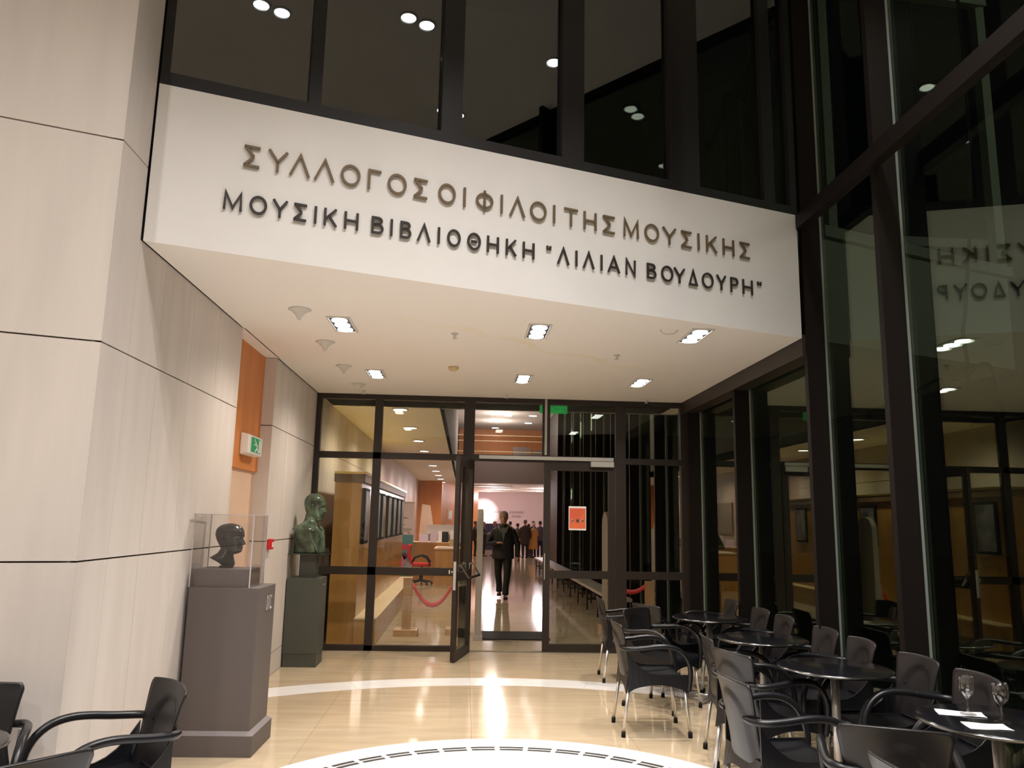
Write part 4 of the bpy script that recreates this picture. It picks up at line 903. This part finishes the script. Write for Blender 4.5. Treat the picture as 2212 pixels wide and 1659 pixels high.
bx = MB().box(-0.62, -0.15, 19.5, 19.85, 0.911, 0.935).build('paper_stack', M['paper']); tag(bx, 'flat white paper stack on the lower desk wing', 'paper stack')
# red office chair
oc = thing('office_chair', 'red office chair with curved armrests in front of the desk', 'office chair', (-1.03, 20.0, 0))
g = []
for i in range(9):
    u = i / 8; r = []
    for j in range(7):
        v = j / 6 * 2 - 1; r.append((-0.22 - 0.05 * math.sin(u * PI) * 1 - 0.06 * u + 0.03 * v * v, v * 0.22 * (1 - 0.25 * u * u), 0.52 + 0.44 * u))
    g.append(r)
shell(g, 0.06).build('backrest', M['red_cloth'], oc, normals=True)
MB().box(-0.22, 0.24, -0.23, 0.23, 0.45, 0.53).build('seat', M['red_cloth'], oc, bevel=0.03)
for sg in (-1, 1): MB().tube([(-0.22, sg * 0.25, 0.56), (-0.16, sg * 0.26, 0.66), (0.0, sg * 0.265, 0.71), (0.12, sg * 0.26, 0.67), (0.2, sg * 0.25, 0.56), (0.21, sg * 0.24, 0.46)], 0.02, 8).build('armrest', M['black'], oc)
MB().tube([(0, 0, 0.10), (0, 0, 0.46)], 0.045, 12).build('gas_column', M['black'], oc)
for k in range(5):
    a = k * 2 * PI / 5 + 0.3; lg = MB().tube([(0, 0, 0.11), (0.28 * math.cos(a), 0.28 * math.sin(a), 0.065)], [0.03, 0.02], 8).build('leg', M['black'], oc)
    w_ = MB().tube([(0.28 * math.cos(a) - 0.02 * math.sin(a), 0.28 * math.sin(a) + 0.02 * math.cos(a), 0.031), (0.28 * math.cos(a) + 0.02 * math.sin(a), 0.28 * math.sin(a) - 0.02 * math.cos(a), 0.031)], 0.030, 12).build('castor', M['black'], lg)
# stanchions with red ribbon
def stanchion(x, y, label):
    s = thing('wooden_stanchion', label, 'stanchion', (x, y, 0), 0, 'wooden posts with red ribbon')
    MB().box(-0.165, 0.165, -0.165, 0.165, 0.0, 0.085).build('base', M['wood_post'], s, bevel=0.004)
    MB().box(-0.06, 0.06, -0.06, 0.06, 0.085, 0.78).build('post', M['wood_post'], s, bevel=0.004); return s
stanchion(-0.77, 11.45, 'oak stanchion in the second glazing panel from the left')
stanchion(-0.06, 11.6, 'oak stanchion mostly hidden behind the open door leaf')
stanchion(2.68, 11.45, 'oak stanchion in the rightmost glazing panel')
stanchion(2.22, 12.0, 'oak stanchion hidden behind the right door jamb')
def ribbon_band(p, q, sag, label):
    rows = []; n_ = 16; p = Vector(p); q = Vector(q)
    for i in range(n_ + 1):
        u = i / n_; c = p.lerp(q, u) - Vector((0, 0, sag * 4 * u * (1 - u))); tw = 0.5 * math.sin(u * PI * 2)
        rows.append([tuple(c + Vector((0, 0.02 * tw, 0.035))), tuple(c - Vector((0, 0.02 * tw, 0.035)))])
    o = shell(rows, 0.002).build('ribbon', M['ribbon'], normals=True); tag(o, label, 'ribbon', 'red barrier ribbons')
ribbon_band((-0.705, 11.45, 0.70), (-0.125, 11.6, 0.70), 0.30, 'red ribbon sagging between the left oak stanchions')
ribbon_band((2.292, 11.98, 0.70), (2.612, 11.47, 0.70), 0.10, 'short red ribbon between the right oak stanchions')
# anti-theft gates
for x, lb in ((0.225, 'beige security gate just left inside the open doorway'), (2.03, 'upright beige security gate seen through the closed door leaf')):
    g_ = MB()
    prof = [(11.0, 0.0), (11.45, 0.0), (11.45, 1.55)] + [(11.225 + 0.225 * math.cos(t_ * PI / 8), 1.55 + 0.2 * math.sin(t_ * PI / 8)) for t_ in range(1, 8)] + [(11.0, 1.55)]
    k_ = len(prof); g_.add([(x - 0.04, y, z) for y, z in prof] + [(x + 0.04, y, z) for y, z in prof], [tuple(range(k_)), tuple(range(2 * k_ - 1, k_ - 1, -1))] + [(i, k_ + i, k_ + (i + 1) % k_, (i + 1) % k_) for i in range(k_)])
    o = g_.build('security_gate', M['gate'], bevel=0.01, normals=True); tag(o, lb, 'security gate', 'security gates behind the doors')
    MB().box(x - 0.06, x + 0.06, 10.95, 11.5, 0.0, 0.06).build('foot', M['gate'], o)
# long bench along the corridor glass
lb_ = thing('long_bench', 'long low pale bench running along the corridor glass wall', 'bench', (2.45, 12.3, 0))
MB().box(-0.16, 0.16, 0, 13.5, 0.40, 0.45).build('bench_top', mat('pale_grey_top', (0.48, 0.45, 0.42), 0.35), lb_)
for k in range(12):
    y = 0.3 + k * 1.17
    MB().bar((-0.13, y, 0.0), (-0.13, y, 0.40), 0.03, 0.03, up=(1, 0, 0)).bar((0.13, y, 0.0), (0.13, y, 0.40), 0.03, 0.03, up=(1, 0, 0)).box(-0.13, 0.13, y - 0.015, y + 0.015, 0.18, 0.21).build('leg', M['bronze_frame'], lb_)
# things near the orange wall
pc = MB().box(XL, XL + 0.05, 23.2, 25.2, 1.35, 2.25).build('wall_panel', mat('brown_grey_picture', (0.30, 0.22, 0.18), 0.5)); tag(pc, 'brown grey panel hung on the left corridor wall above the desk', 'picture')
sl = MB().add([(-1.68, 30, 1.0), (-1.10, 30, 1.0), (-1.30, 30, 2.1), (-1.60, 30, 2.15), (-1.68, 30.1, 1.0), (-1.10, 30.1, 1.0), (-1.30, 30.1, 2.1), (-1.60, 30.1, 2.15)], [(0, 1, 2, 3), (7, 6, 5, 4), (0, 4, 5, 1), (1, 5, 6, 2), (2, 6, 7, 3), (3, 7, 4, 0)]).box(-1.6, -1.2, 29.9, 30.3, 0, 1.0).build('display_board', mat('peach_white_board', (0.80, 0.62, 0.48), 0.6), normals=True); tag(sl, 'pale slanting display board at the end of the left wall', 'display board')
sh = thing('brochure_shelf', 'white brochure shelf in front of the orange wall', 'shelf', (-0.75, 26, 0))
MB().box(-0.45, 0.75, 0, 0.35, 0, 1.15).box(-0.45, 0.75, 0.1, 0.35, 1.15, 1.42).build('body', M['white'], sh)
for k in range(4): MB().box(-0.40 + k * 0.29, -0.18 + k * 0.29, -0.01, 0.0, 0.85, 1.12).build('brochure', M['paper'] if k % 2 else M['print'], sh)
wd_ = Vector((0.72 + 0.97, 9.0, 0)).normalized(); wn = Vector((wd_.y, -wd_.x, 0))
for i, (s_, z) in enumerate([(1.1, 1.80), (2.9, 1.80), (1.1, 1.15), (2.9, 1.15)]):
    c = Vector((-0.97, 34, 0)) + wd_ * s_; q = MB()
    q.bar(tuple(c + Vector((0, 0, z))), tuple(c + wd_ * 1.0 + Vector((0, 0, z))), 0.06, 0.46); o = q.build('picture_frame', mat('peach_frame', (0.75, 0.38, 0.20), 0.5)); tag(o, ['upper left', 'upper right', 'lower left', 'lower right'][i] + ' of the four framed sheets on the orange wall', 'picture', 'framed sheets on the orange wall')
    q = MB(); q.bar(tuple(c + wd_ * 0.15 + wn * 0.02 + Vector((0, 0, z))), tuple(c + wd_ * 0.85 + wn * 0.02 + Vector((0, 0, z))), 0.06, 0.34); q.build('sheet', M['paper'], o)
sc_ = MB().box(0.85, 2.3, 43.8, 43.9, 0, 1.42).build('dark_screen', M['blackboard']); tag(sc_, 'dark low screen behind the people below the bright wall patch', 'screen')
# wall lettering (illegible at this size: only its strokes)
wt = thing('wall_lettering', 'two faint grey lines of capitals on the rose white far wall', 'lettering', (1.72, 45.99, 2.02))
for row, (xa, nl, txt) in enumerate([(0, 14, 'ΑΙΜΟΥΣΑΔΙΑΛΑΝΑΣ'), (1.0, 4, 'ΩΣ')]):
    mb = MB(); x = xa
    word = ['ΑΙΜΟΥΣΑ ΔΙΑΛΑΝΑΣ', 'ΤΩΝΟΣ'][row].replace('Ω', 'Ο')
    for c in word:
        if c != ' ':
            for st_ in glyph(c, 0.085 if c != 'Ι' else 0.02, 0.12, 0.018): ribbon(mb, st_, 0.018, lambda a_, z, d: (x + a_, -d, z - row * 0.24), 0.01)
        x += 0.115 if c != 'Ι' else 0.06
    mb.build('letter_line', mat('grey_wall_letter', (0.33, 0.24, 0.25), 0.6), wt, normals=True)
# gallery boxes
for x, wd2, z0, z1 in ((2.1, 0.75, 4.42, 4.85), (2.95, 0.5, 4.42, 4.72)):
    o = MB().box(x, x + wd2, 35.0, 35.4, 4.35, z1).build('gallery_cabinet', M['greywall']); tag(o, 'dim grey cabinet on the upper gallery, ' + ('left' if x < 2.5 else 'right') + ' one', 'cabinet', 'cabinets on the upper gallery')
gs = MB().box(-0.38, 6, 34.9, 38, 4.20, 4.35).build('floor', M['greywall']); struct(gs, 'floor slab of the upper gallery', 'floor')

# ================================================================== OUTSIDE
ob = MB()
q0 = FA + FU * 5.36; q1 = FA + FU * 7.86
ob.prism([tuple(q0[:2]), tuple(q1[:2]), (q1.x, 14.0), (q0.x, 14.0)], 3.17, 4.12)
ob.prism([tuple((q0 + FN * 0.04)[:2]), tuple((q1 + FN * 0.04 + FU * 0.04)[:2]), (q1.x + 0.04, 14.0), (q0.x, 14.0)], 4.12, 4.22)
ob = struct(ob.build('trim_4', M['steelout'], normals=True), 'pale outdoor roof edge carrying on beyond the glass wall', 'roof edge')
MB().box(q1.x - 0.09, q1.x, q1.y - 0.02, q1.y + 0.10, 4.22, 7.6).build('corner_post', M['steelout'], ob)
MB().box(q0.x + 0.12, q0.x + 0.20, q0.y + 0.1, q0.y + 0.18, 4.22, 7.6).build('corner_post', M['steelout'], ob)
MB().bar(tuple(q0 + Vector((0, 0.3, 6.9))), tuple(q1 + Vector((0, 0, 7.2))), 0.10, 0.12).build('beam', M['steelout'], ob)
def cable(pts, label):
    P = [Vector(p) for p in pts]; out = []
    for i in range(len(P) - 1):
        a = P[max(i - 1, 0)]; b = P[i]; c = P[i + 1]; d = P[min(i + 2, len(P) - 1)]
        for k in range(6):
            t = k / 6; out.append(tuple(0.5 * ((2 * b) + (c - a) * t + (2 * a - 5 * b + 4 * c - d) * t * t + (3 * b - a - 3 * c + d) * t ** 3)))
    out.append(tuple(P[-1])); o = MB().tube(out, 0.011, 6).build('cable', M['black']); tag(o, label, 'cable', 'black cables hanging outside the glass')
def gp_(px, py, X):
    d = Rr * ((px - 1106) / 1693.685) + Uu * (-(py - 829.5) / 1693.685) + Ff; t = X / d.x; return (d.x * t, d.y * t, 1.6 + d.z * t)
cable([gp_(1980, 846, 3.045), gp_(2030, 817, 3.10), gp_(2062, 819, 3.10), gp_(2092, 806, 3.10), gp_(2125, 785, 3.10), gp_(2145, 802, 3.10), gp_(2158, 850, 3.10), gp_(2161, 900, 3.10)], 'black cable in a wavy loop outside the rightmost pane')
cable([(3.075, gp_(2070, 10, 3.20)[1], 6.46), gp_(2070, 10, 3.20), gp_(2092, 300, 3.20), gp_(2094, 500, 3.20), gp_(2085, 670, 3.20), gp_(2080, 720, 3.20), gp_(2089, 780, 3.20), gp_(2095, 860, 3.20), gp_(2099, 920, 3.20)], 'black cable hanging straight outside the rightmost pane')
cable([gp_(1800, 912, 3.045), gp_(1850, 898, 3.10), gp_(1895, 882, 3.10)], 'black cable end outside the pane left of the nearest fin')

# ================================================================== PEOPLE
def remeshed(mb, voxel, name, material, smooth=2):
    me = mb.mesh(name, material)
    bm = bmesh.new(); bm.from_mesh(me); bmesh.ops.recalc_face_normals(bm, faces=bm.faces); bm.to_mesh(me); bm.free()
    o = bpy.data.objects.new('tmp', me); COL.objects.link(o)
    r = o.modifiers.new('r', 'REMESH'); r.mode = 'VOXEL'; r.voxel_size = voxel; r.use_smooth_shade = True
    if smooth: s = o.modifiers.new('s', 'SMOOTH'); s.factor = 0.5; s.iterations = smooth
    dg = bpy.context.evaluated_depsgraph_get(); out = bpy.data.meshes.new_from_object(o.evaluated_get(dg)); out.name = name
    bpy.data.objects.remove(o); bpy.data.meshes.remove(me)
    out.polygons.foreach_set('use_smooth', [True] * len(out.polygons))
    return out
def ell_rings(tab, n=20):
    """tab: z, cx, cy, rx, ry"""
    return loft(tab, n, lambda r, th: Vector((r[1] + r[3] * math.cos(th), r[2] + r[4] * math.sin(th), r[0])))
def cat_mb(*ms):
    o = MB()
    for q in ms: o.add(q.v, q.f, True)
    return o
def hand(mb, wr, d, side, s, curl=0.5):
    """palm plus five unequal fingers; d = direction of the forearm, side = thumb side"""
    wr = Vector(wr); d = Vector(d).normalized(); sd = Vector(side); sd = (sd - d * sd.dot(d)).normalized(); nrm = d.cross(sd)
    palm = wr + d * 0.085 * s
    mb.tube([tuple(wr), tuple(wr + d * 0.03 * s), tuple(palm)], [0.026 * s, 0.036 * s, 0.038 * s], 10, flat=0.55)
    for k, (off, ln) in enumerate([(0.027, 0.068), (0.009, 0.078), (-0.010, 0.072), (-0.028, 0.056)]):
        a = palm + sd * off * s; b = a + d * ln * 0.5 * s + nrm * 0.012 * curl * s; c = b + d * ln * 0.42 * (1 - curl * 0.6) * s + nrm * 0.035 * curl * s
        mb.tube([tuple(a - d * 0.02 * s), tuple(b), tuple(c)], [0.0095 * s, 0.009 * s, 0.007 * s], 6)
    a = wr + d * 0.025 * s + sd * 0.026 * s; mb.tube([tuple(a), tuple(a + d * 0.03 * s + sd * 0.024 * s), tuple(a + d * 0.062 * s + sd * 0.030 * s)], [0.012 * s, 0.010 * s, 0.008 * s], 6)
def person(label, loc, face, H=1.75, top=(0.02, 0.02, 0.022), legs=(0.015, 0.015, 0.018), hair=(0.05, 0.04, 0.035), skin=(0.42, 0.24, 0.18), coat=0.78, arms=None, stride=0.0, voxel=0.02, shirt=None, collar=None, bald=False, flare=0.0, group='people'):
    s = H / 1.75; root = thing('person', label, 'person', loc, math.radians(face), group)
    arms = arms or {1: [(0.02, 0.27, 1.13), (0.06, 0.25, 0.88)], -1: [(0.02, -0.27, 1.13), (0.06, -0.25, 0.88)]}
    def S(p): return tuple(c * s for c in p)
    fw = 0.065 if stride else 0.09; feet = {1: (stride, fw), -1: (-stride, -fw)}
    sk = mat('skin_%.2f_%.2f' % (skin[0], skin[1]), skin, 0.55)
    # body : one continuous surface from head to feet, under the clothes
    parts = MB()
    q = ell_rings([(z * s, cx * s, 0, rx * s, ry * s) for z, cx, rx, ry in [(0.86, 0, 0.09, 0.13), (0.95, 0, 0.10, 0.145), (1.10, 0, 0.095, 0.125), (1.28, 0, 0.105, 0.15), (1.40, 0, 0.09, 0.155), (1.46, -0.01, 0.06, 0.09), (1.50, -0.01, 0.052, 0.055), (1.56, 0.0, 0.05, 0.05)]]); parts.add(q.v, q.f, True)
    hs = (0.262 if shirt else 0.236) * s
    q = loft([(z,) for z in zlist(-0.06, 1.0, 26)], 28, lambda r, th: Vector((0.015 * s, 0, 1.518 * s)) + head_pt(r[0], th) * hs); parts.add(q.v, q.f, True)
    for sg in (-1, 1): ear(parts, sg, lambda v: Vector((0.015 * s, 0, 1.518 * s)) + v * hs)
    for sg in (-1, 1):
        e, w_ = arms[sg]; sh = (0, sg * 0.17, 1.405)
        parts.tube([S(sh), S(e), S(w_)], [0.045 * s, 0.036 * s, 0.026 * s], 10)
        dd = Vector(w_) - Vector(e); hand(parts, S(w_), dd, (1, 0, 0) if abs(dd.normalized().x) < 0.75 else (0, -sg, 0.6), s)
        fx, fy = feet[sg]; lift = 0.045 if (stride and sg == -1) else 0
        parts.tube([S((0, sg * 0.09, 0.92)), S((fx * 0.6 + 0.02, sg * 0.095, 0.50)), S((fx, fy, 0.09 + lift))], [0.085 * s, 0.058 * s, 0.04 * s], 12)
        parts.tube([S((fx - 0.03, fy, 0.05 + lift)), S((fx + 0.14, fy + sg * 0.02, 0.035 + lift))], [0.035 * s, 0.03 * s], 8)
    inst('body', remeshed(parts, voxel * 0.55, 'body', sk, 1), root)
    # trousers
    t = ell_rings([(z * s, 0, 0, rx * s, ry * s) for z, rx, ry in [(0.83, 0.10, 0.15), (0.90, 0.125, 0.172), (1.0, 0.125, 0.165)]])
    for sg in (-1, 1):
        fx, fy = feet[sg]; lift = 0.045 if (stride and sg == -1) else 0
        t.tube([S((0, sg * 0.085, 0.93)), S((fx * 0.35 + 0.01, sg * 0.092, 0.70)), S((fx * 0.6 + 0.025, sg * 0.095, 0.50)), S((fx * 0.9, fy, 0.22 + lift)), S((fx, fy, 0.075 + lift))], [0.10 * s, 0.092 * s, 0.074 * s, 0.066 * s, 0.068 * s], 14)
    inst('trousers', remeshed(t, voxel, 'trousers', mat('trousers_%.3f_%.3f_%.3f' % legs, legs, 0.8), 2), root)
    # shoes
    for sg in (-1, 1):
        fx, fy = feet[sg]; lift = 0.045 if (stride and sg == -1) else 0.0
        sh = MB(); sh.add([], [])
        prof = [(-0.075, 0.034, 0.085), (-0.03, 0.042, 0.085), (0.05, 0.046, 0.065), (0.13, 0.050, 0.045), (0.185, 0.036, 0.030)]
        vs = []
        for x, hw, h_ in prof: vs += [S((fx + x, fy - hw, 0.002 + lift)), S((fx + x, fy + hw, 0.002 + lift)), S((fx + x, fy + hw * 0.8, h_ + lift)), S((fx + x, fy - hw * 0.8, h_ + lift))]
        fs = [(3, 2, 1, 0), (16, 17, 18, 19)] + [(i * 4 + j, i * 4 + (j + 1) % 4, i * 4 + 4 + (j + 1) % 4, i * 4 + 4 + j) for i in range(4) for j in range(4)]
        sh.add(vs, fs, True).build('shoe', M['black'], root, normals=True, bevel=0.008)
    # jacket or coat
    hem = coat; tw = 0.022 if shirt else 0.0
    j = ell_rings([(z * s, cx * s, 0, rx * s, ry * s) for z, cx, rx, ry in [(hem, 0, 0.155 + flare, 0.215 + flare + tw), (max(hem + 0.05, 0.95), 0, 0.15 + flare * 0.4, 0.208 + flare * 0.3 + tw), (1.10, 0.0, 0.145, 0.200 + tw), (1.28, 0, 0.145, 0.210 + tw), (1.38, 0, 0.125, 0.212 + tw), (1.435, -0.01, 0.10, 0.165), (1.475, -0.015, 0.078, 0.095), (1.50, -0.02, 0.07, 0.072)]])
    for sg in (-1, 1):
        e, w_ = arms[sg]; sh = (0, sg * 0.17, 1.385); dd = (Vector(w_) - Vector(e)); w2 = tuple(Vector(e) + dd * 0.97)
        md = tuple(Vector(sh).lerp(Vector(e), 0.5) + Vector((0, sg * 0.012, 0)))
        j.tube([S(sh), S(md), S(e), S(tuple(Vector(e).lerp(Vector(w2), 0.5))), S(w2)], [0.072 * s, 0.064 * s, 0.056 * s, 0.050 * s, 0.043 * s], 12)
    inst('coat' if coat < 0.7 else 'jacket', remeshed(j, voxel, 'jacket', mat('coat_%.3f_%.3f_%.3f' % top, top, 0.75), 2), root)
    if shirt:
        V = MB(); V.add([S((0.118, -0.052, 1.44)), S((0.118, 0.052, 1.44)), S((0.155, 0.045, 1.36)), S((0.163, 0.0, 1.16)), S((0.155, -0.045, 1.36)), S((0.07, -0.05, 1.44)), S((0.07, 0.05, 1.44)), S((0.10, 0.045, 1.36)), S((0.10, 0, 1.16)), S((0.10, -0.045, 1.36))], [(0, 1, 2, 3, 4), (9, 8, 7, 6, 5), (0, 5, 6, 1), (1, 6, 7, 2), (2, 7, 8, 3), (3, 8, 9, 4), (4, 9, 5, 0)]).build('shirt_front', mat('shirt_grey', shirt, 0.8), root, normals=True)
    if collar:
        for sg in (-1, 1):
            c_ = MB(); c_.tube([S((-0.085, sg * 0.02, 1.515)), S((-0.055, sg * 0.085, 1.500)), S((0.02, sg * 0.105, 1.470)), S((0.10, sg * 0.085, 1.435)), S((0.150, sg * 0.050, 1.34))], [0.020 * s, 0.024 * s, 0.024 * s, 0.022 * s, 0.010 * s], 8); c_.build('collar', mat('collar_tan', collar, 0.8), root)
    # hair
    h = loft([(z,) for z in zlist(0.30 if not bald else 0.45, 1.0, 14)], 28, lambda r, th: Vector((0.015 * s - 0.006 * s, 0, 1.520 * s)) + Vector((min(head_pt(r[0], th).x * 1.06, (0.02 if r[0] < 0.72 else 0.36 - (0.0 if not bald else (1.0 - r[0]) * 0.9))), head_pt(r[0], th).y * 1.09, r[0] * (1.025 if r[0] > 0.6 else 1))) * hs)
    inst('hair', h.mesh('hair', mat('hair_%.3f' % hair[0], hair, 0.8)), root)
    return root
person('grey-haired person in a dark open jacket walking towards the open doorway', (0.835, 16.9, 0), -92, 1.76, top=(0.014, 0.014, 0.017), legs=(0.010, 0.010, 0.012), hair=(0.36, 0.31, 0.29), coat=0.80, stride=0.15, voxel=0.012, shirt=(0.10, 0.13, 0.14), collar=(0.20, 0.15, 0.11),
       arms={-1: [(0.03, -0.33, 1.10), (0.20, -0.12, 1.13)], 1: [(0.0, 0.30, 1.12), (0.05, 0.31, 0.83)]}, bald=True, group='walking man')
BENT = {1: [(0.0, 0.27, 1.12), (0.22, 0.16, 1.15)], -1: [(0.0, -0.27, 1.12), (0.22, -0.14, 1.12)]}
CR = [  # label, x, y, facing, height, top, legs, hair, coat hem, flare, arms
    ('person in a dark coat at the left of the crowd, facing right', 0.88, 36.0, -20, 1.52, (0.03, 0.015, 0.015), (0.04, 0.015, 0.015), (0.40, 0.16, 0.17), 0.72, 0.0, BENT),
    ('person in a dark top just left of the walking man', 1.40, 36.6, 190, 1.56, (0.02, 0.02, 0.03), (0.02, 0.02, 0.03), (0.30, 0.20, 0.14), 0.80, 0.0, BENT),
    ('person in a black jacket just right of the walking man', 2.14, 37.1, 100, 1.56, (0.015, 0.015, 0.015), (0.03, 0.03, 0.04), (0.03, 0.03, 0.03), 0.78, 0.0, None),
    ('shorter person in an olive jacket beside the tall brown coat', 2.44, 36.3, 60, 1.48, (0.06, 0.05, 0.03), (0.04, 0.035, 0.025), (0.05, 0.04, 0.03), 0.70, 0.0, BENT),
    ('tall person in a dark brown coat in the middle of the right-hand group', 2.70, 35.2, 95, 1.64, (0.035, 0.022, 0.018), (0.02, 0.02, 0.02), (0.12, 0.09, 0.08), 0.60, 0.0, None),
    ('person in a brown pink jacket beside the yellow coat', 2.98, 36.7, 30, 1.46, (0.16, 0.08, 0.07), (0.05, 0.03, 0.03), (0.05, 0.03, 0.03), 0.75, 0.0, BENT),
    ('person in a long mustard yellow coat', 3.10, 35.5, 120, 1.50, (0.55, 0.26, 0.06), (0.05, 0.04, 0.06), (0.62, 0.42, 0.32), 0.42, 0.05, BENT),
    ('person in a grey jacket and blue trousers at the right door jamb', 3.44, 36.0, 85, 1.60, (0.09, 0.085, 0.11), (0.02, 0.025, 0.08), (0.06, 0.05, 0.05), 0.78, 0.0, None),
    ('person in dark clothes in the back row behind the brown coat', 3.30, 38.0, -90, 1.60, (0.02, 0.02, 0.02), (0.02, 0.02, 0.02), (0.04, 0.03, 0.03), 0.75, 0.0, BENT),
    ('person in dark clothes glimpsed left of the security gate', 0.52, 36.4, 0, 1.54, (0.025, 0.018, 0.02), (0.02, 0.02, 0.02), (0.06, 0.04, 0.04), 0.75, 0.0, None)]
for lb, x, y, fc_, H, tp, lg, hr, ht, flr, am in CR:
    person(lb, (x, y, 0), fc_, H, top=tp, legs=lg, hair=hr, coat=ht, flare=flr, arms=am, voxel=0.03, group='people in the far crowd')
